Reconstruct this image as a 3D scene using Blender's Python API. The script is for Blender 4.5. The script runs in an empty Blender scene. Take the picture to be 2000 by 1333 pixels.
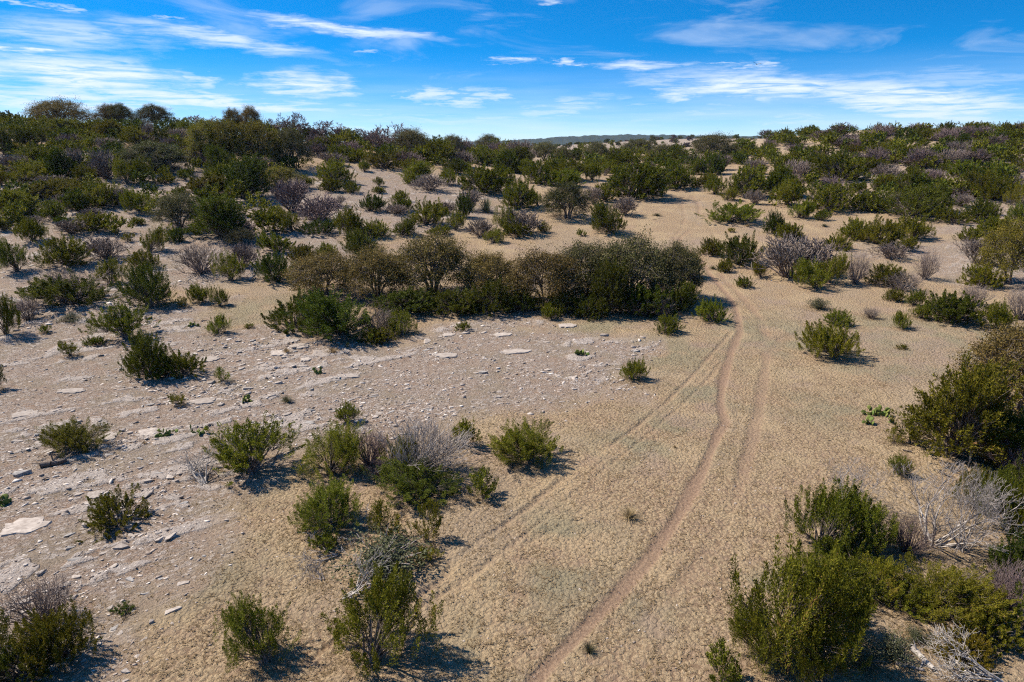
import bpy, bmesh, math, random
import numpy as np

# ------------------------------------------------------------------ camera, sky, sun, exposure
scene = bpy.context.scene
COL = scene.collection
F = 2000 * 24.0 / 36.0            # focal length in pixels of a 2000 px wide frame
PITCH = math.radians(15.75)
CH = 10.0                         # drone height
cam_d = bpy.data.cameras.new('camera'); cam = bpy.data.objects.new('camera', cam_d); COL.objects.link(cam)
cam.location = (0, 0, CH); cam.rotation_euler = (math.radians(90) - PITCH, 0, 0)
cam_d.sensor_width = 36.0; cam_d.lens = 24.0; cam_d.clip_start = 0.1; cam_d.clip_end = 30000
scene.camera = cam

SUN_EL, SUN_AZ = math.radians(50), math.radians(-72)      # azimuth from +Y (view direction), negative = left
sun_vec = (math.cos(SUN_EL) * math.sin(SUN_AZ), math.cos(SUN_EL) * math.cos(SUN_AZ), math.sin(SUN_EL))
SUN_STRENGTH = 5.0
SKY_STRENGTH = 0.105
sd = bpy.data.lights.new('sun', 'SUN'); sd.energy = SUN_STRENGTH; sd.angle = math.radians(0.53); sd.color = (1.0, 0.912, 0.785)
so = bpy.data.objects.new('sun', sd); COL.objects.link(so); so.location = (-60, 30, 80)
from mathutils import Vector
so.rotation_euler = Vector(sun_vec).to_track_quat('Z', 'Y').to_euler()

scene.view_settings.view_transform = 'Standard'
scene.view_settings.look = 'None'
scene.view_settings.gamma = 1.0
scene.view_settings.exposure = 0.80
scene.view_settings.use_curve_mapping = False
scene.cycles.max_bounces = 4
scene.cycles.use_adaptive_sampling = True
scene.cycles.adaptive_threshold = 0.025
scene.cycles.diffuse_bounces = 2
scene.cycles.glossy_bounces = 1
scene.cycles.transmission_bounces = 2
scene.cycles.transparent_max_bounces = 4
scene.cycles.volume_bounces = 0
scene.cycles.use_denoising = False
scene.cycles.filter_width = 1.2


class NT:
    """small node-tree writer"""
    def __init__(s, tree): s.t = tree; s.n = tree.nodes; s.l = tree.links
    def new(s, typ, **kw):
        n = s.n.new(typ)
        for k, v in kw.items(): setattr(n, k, v)
        return n
    def put(s, sock, v):
        if isinstance(v, bpy.types.NodeSocket): s.l.new(v, sock)
        elif v is not None: sock.default_value = v
    def math(s, op, a, b=None, c=None, clamp=False):
        n = s.new('ShaderNodeMath', operation=op, use_clamp=clamp)
        s.put(n.inputs[0], a); s.put(n.inputs[1], b)
        if c is not None: s.put(n.inputs[2], c)
        return n.outputs[0]
    def vmath(s, op, a, b=None):
        n = s.new('ShaderNodeVectorMath', operation=op); s.put(n.inputs[0], a); s.put(n.inputs[1], b)
        return n.outputs['Value'] if op in ('LENGTH', 'DOT_PRODUCT') else n.outputs[0]
    def noise(s, vec, scale, detail=3, rough=0.55, dist=0.0, out=0):
        n = s.new('ShaderNodeTexNoise'); s.put(n.inputs['Vector'], vec)
        n.inputs['Scale'].default_value = scale; n.inputs['Detail'].default_value = detail
        n.inputs['Roughness'].default_value = rough; n.inputs['Distortion'].default_value = dist
        return n.outputs[out]
    def noise2(s, *a, **k):
        o = s.noise(*a, **k); o.node.noise_dimensions = '2D'; return o
    def mix(s, f, a, b, mode='MIX'):
        n = s.new('ShaderNodeMix', data_type='RGBA', blend_type=mode)
        s.put(n.inputs[0], f); s.put(n.inputs[6], a); s.put(n.inputs[7], b)
        return n.outputs[2]
    def ramp(s, f, stops):
        n = s.new('ShaderNodeValToRGB'); s.put(n.inputs[0], f); e = n.color_ramp.elements
        while len(e) < len(stops): e.new(0.5)
        for k, (p, c) in enumerate(stops):
            e[k].position = p; e[k].color = tuple(c) + (1,) if len(c) == 3 else c
        return n.outputs[0]
    def range(s, v, a, b, c=0.0, d=1.0, smooth=True):
        n = s.new('ShaderNodeMapRange', interpolation_type='SMOOTHSTEP' if smooth else 'LINEAR')
        s.put(n.inputs['Value'], v)
        for k, x in (('From Min', a), ('From Max', b), ('To Min', c), ('To Max', d)): n.inputs[k].default_value = x
        return n.outputs[0]
    def attr(s, name):
        n = s.new('ShaderNodeAttribute', attribute_name=name); return n.outputs['Fac']


def pixel_dir(u, v):
    a, b = (u - 1000) / F, (666.5 - v) / F
    d = np.array([a, math.cos(PITCH) + b * math.sin(PITCH), -math.sin(PITCH) + b * math.cos(PITCH)])
    return d / np.linalg.norm(d)


world = bpy.data.worlds.new('World'); scene.world = world; world.use_nodes = True
world.cycles.sampling_method = 'NONE'      # a smooth sky needs no importance map
w = NT(world.node_tree); w.n.clear()
tc = w.new('ShaderNodeTexCoord')
sep = w.new('ShaderNodeSeparateXYZ'); w.l.new(tc.outputs['Generated'], sep.inputs[0])
# the sky deepens quickly above the horizon, as in dry winter air
zz_ = w.math('ADD', w.math('MULTIPLY', sep.outputs[2], 2.2), 0.03)
cmb = w.new('ShaderNodeCombineXYZ'); w.l.new(sep.outputs[0], cmb.inputs[0]); w.l.new(sep.outputs[1], cmb.inputs[1]); w.l.new(zz_, cmb.inputs[2])
sky = w.new('ShaderNodeTexSky', sky_type='NISHITA'); sky.sun_disc = False
sky.sun_elevation = SUN_EL; sky.sun_rotation = SUN_AZ
sky.altitude = 700; sky.air_density = 1.0; sky.dust_density = 0.2; sky.ozone_density = 3.0
w.l.new(w.vmath('NORMALIZE', cmb.outputs[0]), sky.inputs[0])
hsv = w.new('ShaderNodeHueSaturation'); hsv.inputs['Saturation'].default_value = 1.75; hsv.inputs['Value'].default_value = 1.0
w.l.new(sky.outputs[0], hsv.inputs['Color'])
az = w.math('ARCTAN2', sep.outputs[0], sep.outputs[1]); el = w.math('ARCSINE', sep.outputs[2])
ae = w.new('ShaderNodeCombineXYZ'); w.l.new(az, ae.inputs[0]); w.l.new(el, ae.inputs[1])
strv = w.vmath('MULTIPLY', ae.outputs[0], (5.0, 24.0, 1.0))
wob = w.vmath('SUBTRACT', w.noise(strv, 2.6, 5, 0.65, out=1), (0.5, 0.5, 0.5))
aed = w.vmath('ADD', ae.outputs[0], w.vmath('MULTIPLY', wob, (0.22, 0.026, 0.0)))
STREAKS = [  # u, v, half length, half width, slope (px down per px right), strength
    (660, 57, 210, 13, .085, .95), (430, 76, 230, 15, .10, .8), (130, 70, 200, 28, .02, .6), (45, 100, 80, 5, .03, .95),
    (150, 150, 260, 44, .05, 1.0), (380, 158, 60, 18, .1, .7), (590, 167, 130, 24, .0, 1.0), (420, 197, 500, 17, .055, .95), (120, 195, 320, 34, .03, .9),
    (830, 182, 55, 15, .0, .8), (930, 193, 80, 17, -.12, .8), (1010, 117, 48, 8, .09, .8), (1104, 124, 28, 7, .0, .9),
    (1245, 127, 115, 10, .0, .8), (1400, 127, 30, 5, .05, .7), (1460, 131, 40, 5, .02, .7),
    (1480, 168, 280, 24, .085, 1.0), (1740, 192, 300, 36, .10, 1.0), (1330, 187, 90, 12, -.04, .9), (1740, 172, 75, 10, .05, .8),
    (1850, 215, 240, 38, .05, .9), (1490, 190, 60, 16, -.1, .7), (1110, 210, 150, 22, -.12, .65), (1390, 218, 130, 14, -.05, .6),
    (1560, 232, 170, 14, -.03, .6), (1230, 235, 60, 8, -.1, .5), (900, 235, 380, 18, .03, .55), (15, 6, 50, 8, .1, .9), (110, 20, 40, 8, .1, .5),
    (1085, 3, 45, 6, .02, .7), (350, 36, 25, 6, .05, .5), (720, 98, 24, 4, .0, .45), (1900, 150, 260, 18, .06, .4), (600, 255, 500, 20, .03, .6),
]
acc = None
for (u, v, hl, hw, sl, st) in STREAKS:
    d = pixel_dir(u, v); a0 = math.atan2(d[0], d[1]); e0 = math.asin(d[2])
    m = w.new('ShaderNodeMapping', vector_type='TEXTURE'); w.l.new(aed, m.inputs['Vector'])
    m.inputs['Location'].default_value = (a0, e0, 0); m.inputs['Rotation'].default_value = (0, 0, -math.atan(sl))
    ca = math.cos(math.atan((u - 1000) / F))
    m.inputs['Scale'].default_value = (hl / F * ca * ca * 1.06, hw / F * ca * (1.35 if hw > 13 else 1.0), 1)
    q = w.range(w.vmath('LENGTH', m.outputs[0]), 1.15, 0.1, 0.0, st)
    acc = q if acc is None else w.math('MAXIMUM', acc, q)
fib = w.range(w.noise(w.vmath('MULTIPLY', ae.outputs[0], (7.0, 85.0, 1.0)), 2.0, 6, 0.65, 0.6), 0.31, 0.60, 0.30, 1.0)
soft = w.range(w.noise(w.vmath('MULTIPLY', ae.outputs[0], (3.0, 14.0, 1.0)), 1.6, 5, 0.6, 0.8), 0.48, 0.75, 0.0, 0.30)
fine = w.math('MULTIPLY', acc, fib)
veil = w.math('MULTIPLY', w.range(el, 0.13, 0.0, 0.0, 0.66), w.range(w.noise(w.vmath('MULTIPLY', ae.outputs[0], (2.5, 30.0, 1.0)), 1.7, 4, 0.55), 0.3, 0.7, 0.55, 1.0))
cm = w.math('MAXIMUM', w.math('MAXIMUM', fine, soft), veil)
skyc = w.mix(cm, hsv.outputs[0], (5.0, 5.6, 6.4, 1))
bg = w.new('ShaderNodeBackground'); w.l.new(skyc, bg.inputs['Color']); bg.inputs['Strength'].default_value = SKY_STRENGTH
wo = w.new('ShaderNodeOutputWorld'); w.l.new(bg.outputs[0], wo.inputs['Surface'])


# ------------------------------------------------------------------ terrain function
def _hash(ix, iy, seed):
    h = (ix.astype(np.int64) * 374761393 + iy.astype(np.int64) * 668265263 + seed * 974711) & 0x7fffffff
    h = ((h ^ (h >> 13)) * 1274126177) & 0x7fffffff
    h = ((h ^ (h >> 16)) * 2246822519) & 0x7fffffff
    return (h & 0xffff) / 65535.0


def vnoise(x, y, s, seed=0):
    x = np.asarray(x, float) / s; y = np.asarray(y, float) / s
    ix = np.floor(x); iy = np.floor(y); fx = x - ix; fy = y - iy
    fx = fx * fx * (3 - 2 * fx); fy = fy * fy * (3 - 2 * fy)
    a = _hash(ix, iy, seed); b = _hash(ix + 1, iy, seed); c = _hash(ix, iy + 1, seed); d = _hash(ix + 1, iy + 1, seed)
    return (a * (1 - fx) + b * fx) * (1 - fy) + (c * (1 - fx) + d * fx) * fy


def fbm(x, y, s, seed=0, octaves=3):
    t = 0; a = 1.0; n = 0
    for k in range(octaves):
        t = t + a * vnoise(x + 13.7 * k, y - 7.1 * k, s / 2 ** k, seed + k); n += a; a *= .5
    return t / n


_cy = np.array([-500, 0, 30, 45, 58, 70, 90, 110, 140, 170, 220, 300, 450, 700, 1500, 3000, 30000.])
_cz = np.array([-.3, -.3, 0, .7, 1.7, 2.8, 4.4, 5.5, 6.8, 7.6, 8.3, 8.6, 7.0, 0, -20, -30, -60.])
_yy = np.linspace(-500, 29500, 60001); _zz = np.interp(_yy, _cy, _cz)
_zz = np.convolve(np.pad(_zz, 16, mode='edge'), np.ones(33) / 33, 'valid')


def terrain(x, y):
    x = np.asarray(x, float); y = np.asarray(y, float)
    d = np.hypot(x, y); ys = np.where(y > 0, y * .6 + d * .4, y)
    z = np.interp(ys, _yy, _zz)
    z = z + 6.6 * np.exp(-((x + 58) / 48) ** 2 - ((y - 108) / 48) ** 2)
    z = z + 1.0 * np.exp(-((x + 95) / 50) ** 2 - ((y - 100) / 60) ** 2)
    z = z + 6.6 * np.exp(-((x - 84) / 46) ** 2 - ((y - 150) / 62) ** 2)
    z = z + 8.3 * np.exp(-((x - 125) / 120) ** 2 - ((y - 420) / 110) ** 2)
    amp = .10 + .35 * np.clip((d - 35) / 70, 0, 1)
    z = z + amp * (fbm(x, y, 9.0, 5, 2) - .5) * np.clip((d - 5) / 10, 0, 1)
    return z


def proj(p):
    dz = p[2] - CH; f = p[1] * math.cos(PITCH) - dz * math.sin(PITCH); up = p[1] * math.sin(PITCH) + dz * math.cos(PITCH)
    return 1000 + F * p[0] / f, 666.5 - F * up / f, f


_ts = np.geomspace(6, 700, 1400)


def at(u, v):
    """where the sight line through a pixel meets the ground; the crest when it passes above it"""
    d = pixel_dir(u, v)
    X, Y, Z = d[0] * _ts, d[1] * _ts, CH + d[2] * _ts
    g = Z - terrain(X, Y)
    hit = np.where(g < 0)[0]
    if len(hit) and _ts[hit[0]] < 260:
        k = hit[0]
        t = _ts[k - 1] + (_ts[k] - _ts[k - 1]) * g[k - 1] / (g[k - 1] - g[k]) if k else _ts[0]
    else:
        near = _ts < 185
        t = _ts[near][np.argmin(g[near] / _ts[near])]
    x, y = d[0] * t, d[1] * t
    return np.array([x, y, float(terrain(x, y))])


def world_line(px): return np.array([at(u, v)[:2] for u, v in px])


# ------------------------------------------------------------------ mesh helpers
def np_mesh(name, verts, faces, tint=None, smooth=False):
    """verts (n,3), faces (m,3) or (m,4) arrays"""
    verts = np.asarray(verts, np.float32); faces = np.asarray(faces, np.int32); k = faces.shape[1]
    me = bpy.data.meshes.new(name)
    me.vertices.add(len(verts)); me.vertices.foreach_set('co', verts.ravel())
    me.loops.add(faces.size); me.loops.foreach_set('vertex_index', faces.ravel())
    me.polygons.add(len(faces)); me.polygons.foreach_set('loop_start', np.arange(0, faces.size, k, dtype=np.int32))
    me.polygons.foreach_set('loop_total', np.full(len(faces), k, np.int32))
    if smooth: me.polygons.foreach_set('use_smooth', np.ones(len(faces), bool))
    if tint is not None:
        a = me.attributes.new('tint', 'FLOAT', 'POINT'); a.data.foreach_set('value', np.asarray(tint, np.float32))
    me.update(); me.validate()
    return me


def link(name, me, mat=None, parent=None, **props):
    o = bpy.data.objects.new(name, me); COL.objects.link(o)
    if mat is not None:
        if not me.materials: me.materials.append(mat)
        if me.materials[0] is not mat:
            o.material_slots[0].link = 'OBJECT'; o.material_slots[0].material = mat
    if parent is not None: o.parent = parent
    for k, v in props.items(): o[k] = v
    return o


def unit(a): return a / np.maximum(np.linalg.norm(a, axis=-1, keepdims=True), 1e-9)


def tubes(segs, sides=4):
    """segs: (n,8) p0 p1 r0 r1 -> verts, quads"""
    s = np.asarray(segs, float); n = len(s)
    p0, p1, r0, r1 = s[:, 0:3], s[:, 3:6], s[:, 6], s[:, 7]
    d = unit(p1 - p0); ref = np.where(np.abs(d[:, 2:3]) > .9, [[1., 0, 0]], [[0., 0, 1.]])
    a = unit(np.cross(d, ref)); b = np.cross(d, a)
    V = np.zeros((n, 2 * sides, 3))
    for k in range(sides):
        c, e = math.cos(2 * math.pi * k / sides), math.sin(2 * math.pi * k / sides)
        o = a * c + b * e
        V[:, k] = p0 + o * r0[:, None]; V[:, sides + k] = p1 + o * r1[:, None]
    q = np.array([[k, (k + 1) % sides, sides + (k + 1) % sides, sides + k] for k in range(sides)])
    return V.reshape(-1, 3), (np.arange(n)[:, None, None] * 2 * sides + q[None]).reshape(-1, 4)


def sprigs(rng, P, D, L, W):
    """one folded kite per sprig"""
    n = len(P); S = unit(np.cross(D, rng.normal(size=(n, 3)))); N = np.cross(D, S)
    V = np.zeros((n, 4, 3)); mid = P + D * (L * .45)[:, None] + N * (W * .35)[:, None]
    V[:, 0] = P; V[:, 1] = mid + S * (W * .5)[:, None]; V[:, 2] = P + D * L[:, None]; V[:, 3] = mid - S * (W * .5)[:, None]
    return V.reshape(-1, 3), np.arange(4 * n).reshape(n, 4)


def grow(rng, p, d, length, r, depth, segs, tips, up=.15, jit=.25, spread=.7, split=(2, 4), steps=4, taper=.62, shrink=(.55, .8)):
    st = length / steps; r1 = r * taper
    for k in range(steps):
        ra = r + (r1 - r) * k / steps; rb = r + (r1 - r) * (k + 1) / steps
        d = d + rng.normal(size=3) * jit; d[2] += up * .5; d = d / np.linalg.norm(d)
        q = p + d * st; segs.append((*p, *q, ra, rb, depth)); p = q
        if depth > 0 and k >= 1 and rng.random() < .45:
            e = d + rng.normal(size=3) * spread; e[2] += up; e /= np.linalg.norm(e)
            grow(rng, p, e, length * rng.uniform(*shrink) * .8, rb * .6, depth - 1, segs, tips, up, jit, spread, split, steps, taper, shrink)
    if depth > 0:
        for _ in range(rng.integers(*split)):
            e = d + rng.normal(size=3) * spread; e[2] += up; e /= np.linalg.norm(e)
            grow(rng, p, e, length * rng.uniform(*shrink), r1 * .8, depth - 1, segs, tips, up, jit, spread, split, steps, taper, shrink)
    else:
        tips.append((p, d))


# ------------------------------------------------------------------ materials
def new_mat(name):
    m = bpy.data.materials.new(name); m.use_nodes = True; t = NT(m.node_tree); t.n.clear()
    out = t.new('ShaderNodeOutputMaterial'); return m, t, out


def leaf_mat(name, stops, transl=.22, vary=.25, hue=.03):
    m, t, out = new_mat(name)
    oi = t.new('ShaderNodeObjectInfo')
    c = t.ramp(t.attr('tint'), stops)
    h = t.new('ShaderNodeHueSaturation'); t.put(h.inputs['Color'], c)
    t.put(h.inputs['Hue'], t.range(oi.outputs['Random'], 0, 1, .5 - hue, .5 + hue * .6, smooth=False))
    r2 = t.math('FRACT', t.math('MULTIPLY', oi.outputs['Random'], 7.31))
    t.put(h.inputs['Value'], t.range(r2, 0, 1, 1 - vary, 1 + vary, smooth=False))
    b = t.new('ShaderNodeBsdfPrincipled'); t.put(b.inputs['Base Color'], h.outputs[0])
    b.inputs['Roughness'].default_value = .62; b.inputs['Specular IOR Level'].default_value = .08
    tr = t.new('ShaderNodeBsdfTranslucent'); t.put(tr.inputs['Color'], h.outputs[0])
    mx = t.new('ShaderNodeMixShader'); mx.inputs[0].default_value = transl
    t.l.new(b.outputs[0], mx.inputs[1]); t.l.new(tr.outputs[0], mx.inputs[2]); t.l.new(mx.outputs[0], out.inputs[0])
    return m


def rough_mat(name, a, b, scale=12.0, bump=.3, rough=.9, detail=4):
    m, t, out = new_mat(name)
    g = t.new('ShaderNodeTexCoord').outputs['Object']
    oi = t.new('ShaderNodeObjectInfo')
    n = t.noise(t.vmath('ADD', g, t.vmath('MULTIPLY', oi.outputs['Location'], (1.7, 1.3, 1.1))), scale, detail, .6)
    c = t.mix(t.range(n, .3, .7), a + (1,), b + (1,))
    c = t.mix(t.range(oi.outputs['Random'], 0, 1, .0, .35), c, (a[0] * .6, a[1] * .6, a[2] * .6, 1))
    p = t.new('ShaderNodeBsdfPrincipled'); t.put(p.inputs['Base Color'], c)
    p.inputs['Roughness'].default_value = rough; p.inputs['Specular IOR Level'].default_value = .2
    bp = t.new('ShaderNodeBump'); bp.inputs['Strength'].default_value = bump; bp.inputs['Distance'].default_value = .02
    t.put(bp.inputs['Height'], n); t.put(p.inputs['Normal'], bp.outputs[0])
    t.l.new(p.outputs[0], out.inputs[0]); return m


M = {
    'J': leaf_mat('juniper_foliage', [(0, (.050, .056, .006)), (.35, (.112, .122, .011)), (.7, (.190, .195, .017)), (.93, (.29, .27, .033)), (1, (.25, .16, .05))], .25),
    'D': leaf_mat('dark_juniper_foliage', [(0, (.030, .040, .006)), (.4, (.060, .078, .009)), (.8, (.11, .125, .013)), (1, (.16, .165, .02))], .2),
    'Y': leaf_mat('yellowish_juniper_foliage', [(0, (.08, .08, .008)), (.4, (.18, .165, .012)), (.8, (.27, .24, .02)), (1, (.32, .26, .04))], .25),
    'O': leaf_mat('olive_oak_leaves', [(0, (.070, .058, .017)), (.4, (.145, .112, .031)), (.8, (.23, .165, .050)), (1, (.29, .21, .075))], .2, .2, .012),
    'Q': leaf_mat('grey_green_oak_leaves', [(0, (.048, .050, .018)), (.4, (.105, .102, .036)), (.8, (.17, .152, .060)), (1, (.23, .19, .09))], .2, .2, .012),
    'A': leaf_mat('golden_oak_leaves', [(0, (.075, .072, .010)), (.4, (.155, .142, .018)), (.8, (.24, .205, .03)), (1, (.30, .235, .05))], .2, .2, .012),
    'V': leaf_mat('dark_oak_leaves', [(0, (.03, .034, .011)), (.4, (.06, .066, .018)), (.8, (.11, .105, .030)), (1, (.15, .13, .045))], .15),
    'G': leaf_mat('grey_twigs', [(0, (.10, .075, .062)), (.5, (.195, .152, .13)), (1, (.32, .27, .24))], .0, .2, .01),
    'P': leaf_mat('purple_brown_twigs', [(0, (.085, .060, .060)), (.5, (.16, .115, .112)), (1, (.25, .19, .18))], .0, .2, .01),
    'W': leaf_mat('bleached_twigs', [(0, (.15, .125, .11)), (.5, (.29, .25, .225)), (1, (.52, .47, .43))], .0, .12, .01),
    'S': leaf_mat('sage_leaves', [(0, (.045, .048, .022)), (.5, (.088, .092, .046)), (1, (.165, .162, .095))], .2),
    'T': leaf_mat('straw_blades', [(0, (.17, .12, .06)), (.5, (.30, .22, .12)), (1, (.42, .33, .19))], .3, .1, .01),
    'K': leaf_mat('sotol_blades', [(0, (.05, .075, .045)), (.5, (.10, .13, .075)), (1, (.30, .28, .16))], .1),
    'C': leaf_mat('cactus_pads', [(0, (.06, .085, .022)), (.5, (.11, .145, .035)), (1, (.21, .23, .06))], .0, .2),
}
BARK = rough_mat('dark_bark', (.10, .075, .06), (.20, .165, .14), 9, .5)
GREYBARK = rough_mat('grey_bark', (.17, .14, .13), (.30, .26, .24), 9, .4)
WHITEBARK = rough_mat('bleached_wood', (.26, .225, .20), (.48, .435, .39), 10, .4)
ROCK = rough_mat('limestone', (.27, .225, .19), (.46, .40, .345), 5, .5, detail=6)
ROCKGREY = rough_mat('weathered_limestone', (.22, .20, .18), (.40, .37, .34), 6, .5, detail=6)

# ------------------------------------------------------------------ ground sheet
RUTS = [   # pixel path, half width m, depth m, bareness
    ([(1030, 1345), (1120, 1250), (1200, 1168), (1268, 1090), (1328, 1005), (1375, 915), (1396, 862), (1416, 825), (1406, 790), (1412, 740), (1427, 690), (1444, 650), (1441, 615), (1424, 580), (1400, 552), (1382, 530), (1368, 505)], .17, .03, .85),
    ([(1180, 1345), (1260, 1235), (1340, 1140), (1405, 1045), (1440, 955), (1468, 865), (1484, 790), (1495, 720), (1497, 660), (1484, 622), (1458, 590), (1432, 562), (1405, 535)], .20, .018, .62),
    ([(1436, 640), (1412, 668), (1385, 697), (1352, 735), (1305, 782), (1245, 832), (1178, 882), (1108, 930), (1035, 990), (958, 1043), (905, 1085), (855, 1140), (770, 1195), (670, 1240), (600, 1300)], .09, .045, .42),
    ([(1424, 690), (1388, 735), (1335, 788), (1265, 850), (1195, 905), (1125, 962), (1055, 1022), (995, 1068), (930, 1120), (850, 1170), (760, 1225)], .07, .035, .28),
    ([(1150, 1010), (1090, 1032), (1030, 1060), (960, 1100), (900, 1150)], .10, .05, .4),
    ([(1368, 505), (1345, 490), (1322, 478), (1330, 462), (1352, 448), (1364, 428), (1366, 405), (1352, 385)], .18, .05, .6),
    ([(1310, 476), (1318, 462), (1332, 446), (1338, 425), (1332, 402), (1335, 385)], .16, .04, .45),
    ([(1420, 515), (1400, 480), (1392, 455), (1380, 440)], .18, .05, .4),
    ([(1497, 700), (1530, 665), (1580, 640), (1640, 622)], .3, .03, .4),
]
RUTW = [(world_line(p), hw, dp, br) for p, hw, dp, br in RUTS]
ROCKY = [world_line([(-200, 1400), (180, 1400), (240, 1210), (330, 1090), (430, 985), (520, 900), (700, 838), (980, 818), (1150, 770), (1230, 700), (1290, 655), (1000, 625), (760, 655), (640, 670), (520, 640), (300, 560), (-200, 560)]),
         world_line([(-200, 560), (300, 560), (520, 560), (640, 520), (700, 470), (980, 420), (1000, 345), (620, 330), (300, 300), (-200, 300)]),
         world_line([(1690, 520), (1850, 540), (2200, 620), (2200, 300), (1560, 300), (1700, 400), (1800, 440)])]
GREENISH = [(1300, 850, 2.2), (1240, 870, 1.8), (1380, 770, 2.5), (1100, 1050, 1.5), (1080, 1130, 1.4), (560, 1040, 1.6), (1000, 1250, 1.3), (520, 610, 2.5), (1540, 660, 3), (1750, 650, 3),
            (1700, 720, 2.5), (1900, 660, 3), (1300, 690, 2.5), (1160, 640, 2.0), (1450, 640, 1.5), (1500, 1150, 1.2), (400, 1120, 1.4), (1280, 1190, .8), (1850, 700, 2.5), (1620, 800, 2), (480, 960, 1.2)]


def poly_line_dist(x, y, line):
    best = np.full(x.shape, 1e9)
    for (ax, ay), (bx, by) in zip(line[:-1], line[1:]):
        dx, dy = bx - ax, by - ay; L2 = dx * dx + dy * dy + 1e-9
        t = np.clip(((x - ax) * dx + (y - ay) * dy) / L2, 0, 1)
        best = np.minimum(best, np.hypot(x - ax - t * dx, y - ay - t * dy))
    return best


def inside(x, y, poly):
    c = np.zeros(x.shape, bool); n = len(poly)
    for k in range(n):
        (ax, ay), (bx, by) = poly[k], poly[(k + 1) % n]
        with np.errstate(divide='ignore', invalid='ignore'):
            c ^= ((ay > y) != (by > y)) & (x < (bx - ax) * (y - ay) / (by - ay + 1e-12) + ax)
    return c


def sst(a, b, x):
    t = np.clip((x - a) / (b - a), 0, 1); return t * t * (3 - 2 * t)


def rocky_mask(x, y):
    d = np.hypot(x, y); wgt = np.clip(d / 25, .4, 3)
    xw = x + (fbm(x, y, 3.0, 31) - .5) * 5.0 * wgt; yw = y + (fbm(x, y, 3.0, 37) - .5) * 5.0 * wgt
    m = np.zeros(x.shape)
    for k, p in enumerate(ROCKY):
        s = np.where(inside(xw, yw, p), 1.0, 0.0); ed = poly_line_dist(xw, yw, np.vstack([p, p[:1]]))
        m = np.maximum(m, np.where(s > 0, .5 + .5 * sst(0, 2.2, ed), .5 - .5 * sst(0, 1.8, ed)) * (1, .75, .6)[k])
    return m


az_f = np.radians(np.linspace(-42, 42, 571))
az_o = np.radians(np.concatenate([np.linspace(-180, -48, 45), np.linspace(48, 180, 45)[:-1]]))
AZ = np.sort(np.concatenate([az_f, az_o]))
R = np.concatenate([[.6, 2, 4, 6, 7.2], np.geomspace(8.0, 60, 420), np.geomspace(60.8, 230, 110), np.geomspace(236, 9000, 60)])
nA, nR = len(AZ), len(R)
gx = (R[:, None] * np.sin(AZ)[None]).ravel(); gy = (R[:, None] * np.cos(AZ)[None]).ravel(); gd = np.repeat(R, nA)
gz = terrain(gx, gy)
near = (gd < 130) & (np.abs(np.tile(AZ, nR)) < .78)
nx, ny, nd = gx[near], gy[near], gd[near]
rut = np.zeros(len(gx)); rock = np.zeros(len(gx)); green = np.zeros(len(gx)); bare = np.zeros(len(gx))
rk = rocky_mask(nx, ny); rock[near] = rk
rut_n = np.zeros(len(nx)); dep_n = np.zeros(len(nx)); clod = np.zeros(len(nx))
wobx = nx + (vnoise(nx, ny, .8, 3) - .5) * .07; woby = ny + (vnoise(nx, ny, .8, 4) - .5) * .07
for line, hw, dp, br in RUTW:
    dd = poly_line_dist(wobx, woby, line)
    hwv = hw * (.75 + .6 * vnoise(nx, ny, 1.7, 9))
    brk = sst(.25, .55, fbm(nx, ny, 2.6, int(hw * 1000))) if br < .8 else 1.0
    rut_n = np.maximum(rut_n, br * np.clip(1.15 - sst(hwv * .5, hwv * 1.5, dd), 0, 1) * brk)
    dep_n = np.maximum(dep_n, dp * np.clip(1 - sst(hwv * .3, hwv * 1.4, dd), 0, 1) * np.where(br < .8, .4 + .6 * brk, 1))
    clod = np.maximum(clod, np.exp(-((dd - hwv * 1.9) / (.10)) ** 2) * (1.0 if br < .8 else .5))
rut[near] = rut_n
g_n = np.zeros(len(nx))
for (u, v, r) in GREENISH:
    p = at(u, v); r = r * (1.0 if v > 700 else 1.4)
    g_n = np.maximum(g_n, np.exp(-((nx - p[0]) ** 2 + (ny - p[1]) ** 2) / (r * r)))
green[near] = g_n * sst(.3, .65, fbm(nx, ny, 1.2, 71))
bare[near] = sst(.62, .78, fbm(nx, ny, 1.6, 55)) * (1 - rk)
# grass hummocks, rubble, broken oblique ledges and rut relief (real relief, dying out with distance)
C36, S36 = math.cos(math.radians(34)), math.sin(math.radians(34))


def ledge_mask(x, y):
    xr, yr = x * C36 + y * S36, -x * S36 + y * C36
    return sst(.545, .575, fbm(xr / 2.2, yr / .55, 1.0, 85, 4)) * sst(.36, .46, fbm(x, y, .55, 88, 2)) * sst(.40, .52, fbm(x, y, 5.0, 89, 2))


def relief(x, y, rk_, rut_=0.0, bare_=0.0):
    fall = np.clip(1.25 - np.hypot(x, y) / 60, 0, 1)
    lump = vnoise(x, y, .26, 21) * .6 + vnoise(x, y, .15, 22) * .4
    patch = .45 + .8 * fbm(x, y, 1.4, 61)
    g = .05 * np.clip(lump - .42, 0, 1) * 2 * (1 - rut_ * .9) * (1 - .55 * rk_) * (1 - .5 * bare_) * patch
    r = rk_ * .07 * (np.clip(vnoise(x, y, .26, 41) - .5, 0, 1) + .7 * np.clip(vnoise(x, y, .13, 42) - .5, 0, 1))
    return fall * (g + r) + .055 * rk_ * ledge_mask(x, y)


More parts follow.
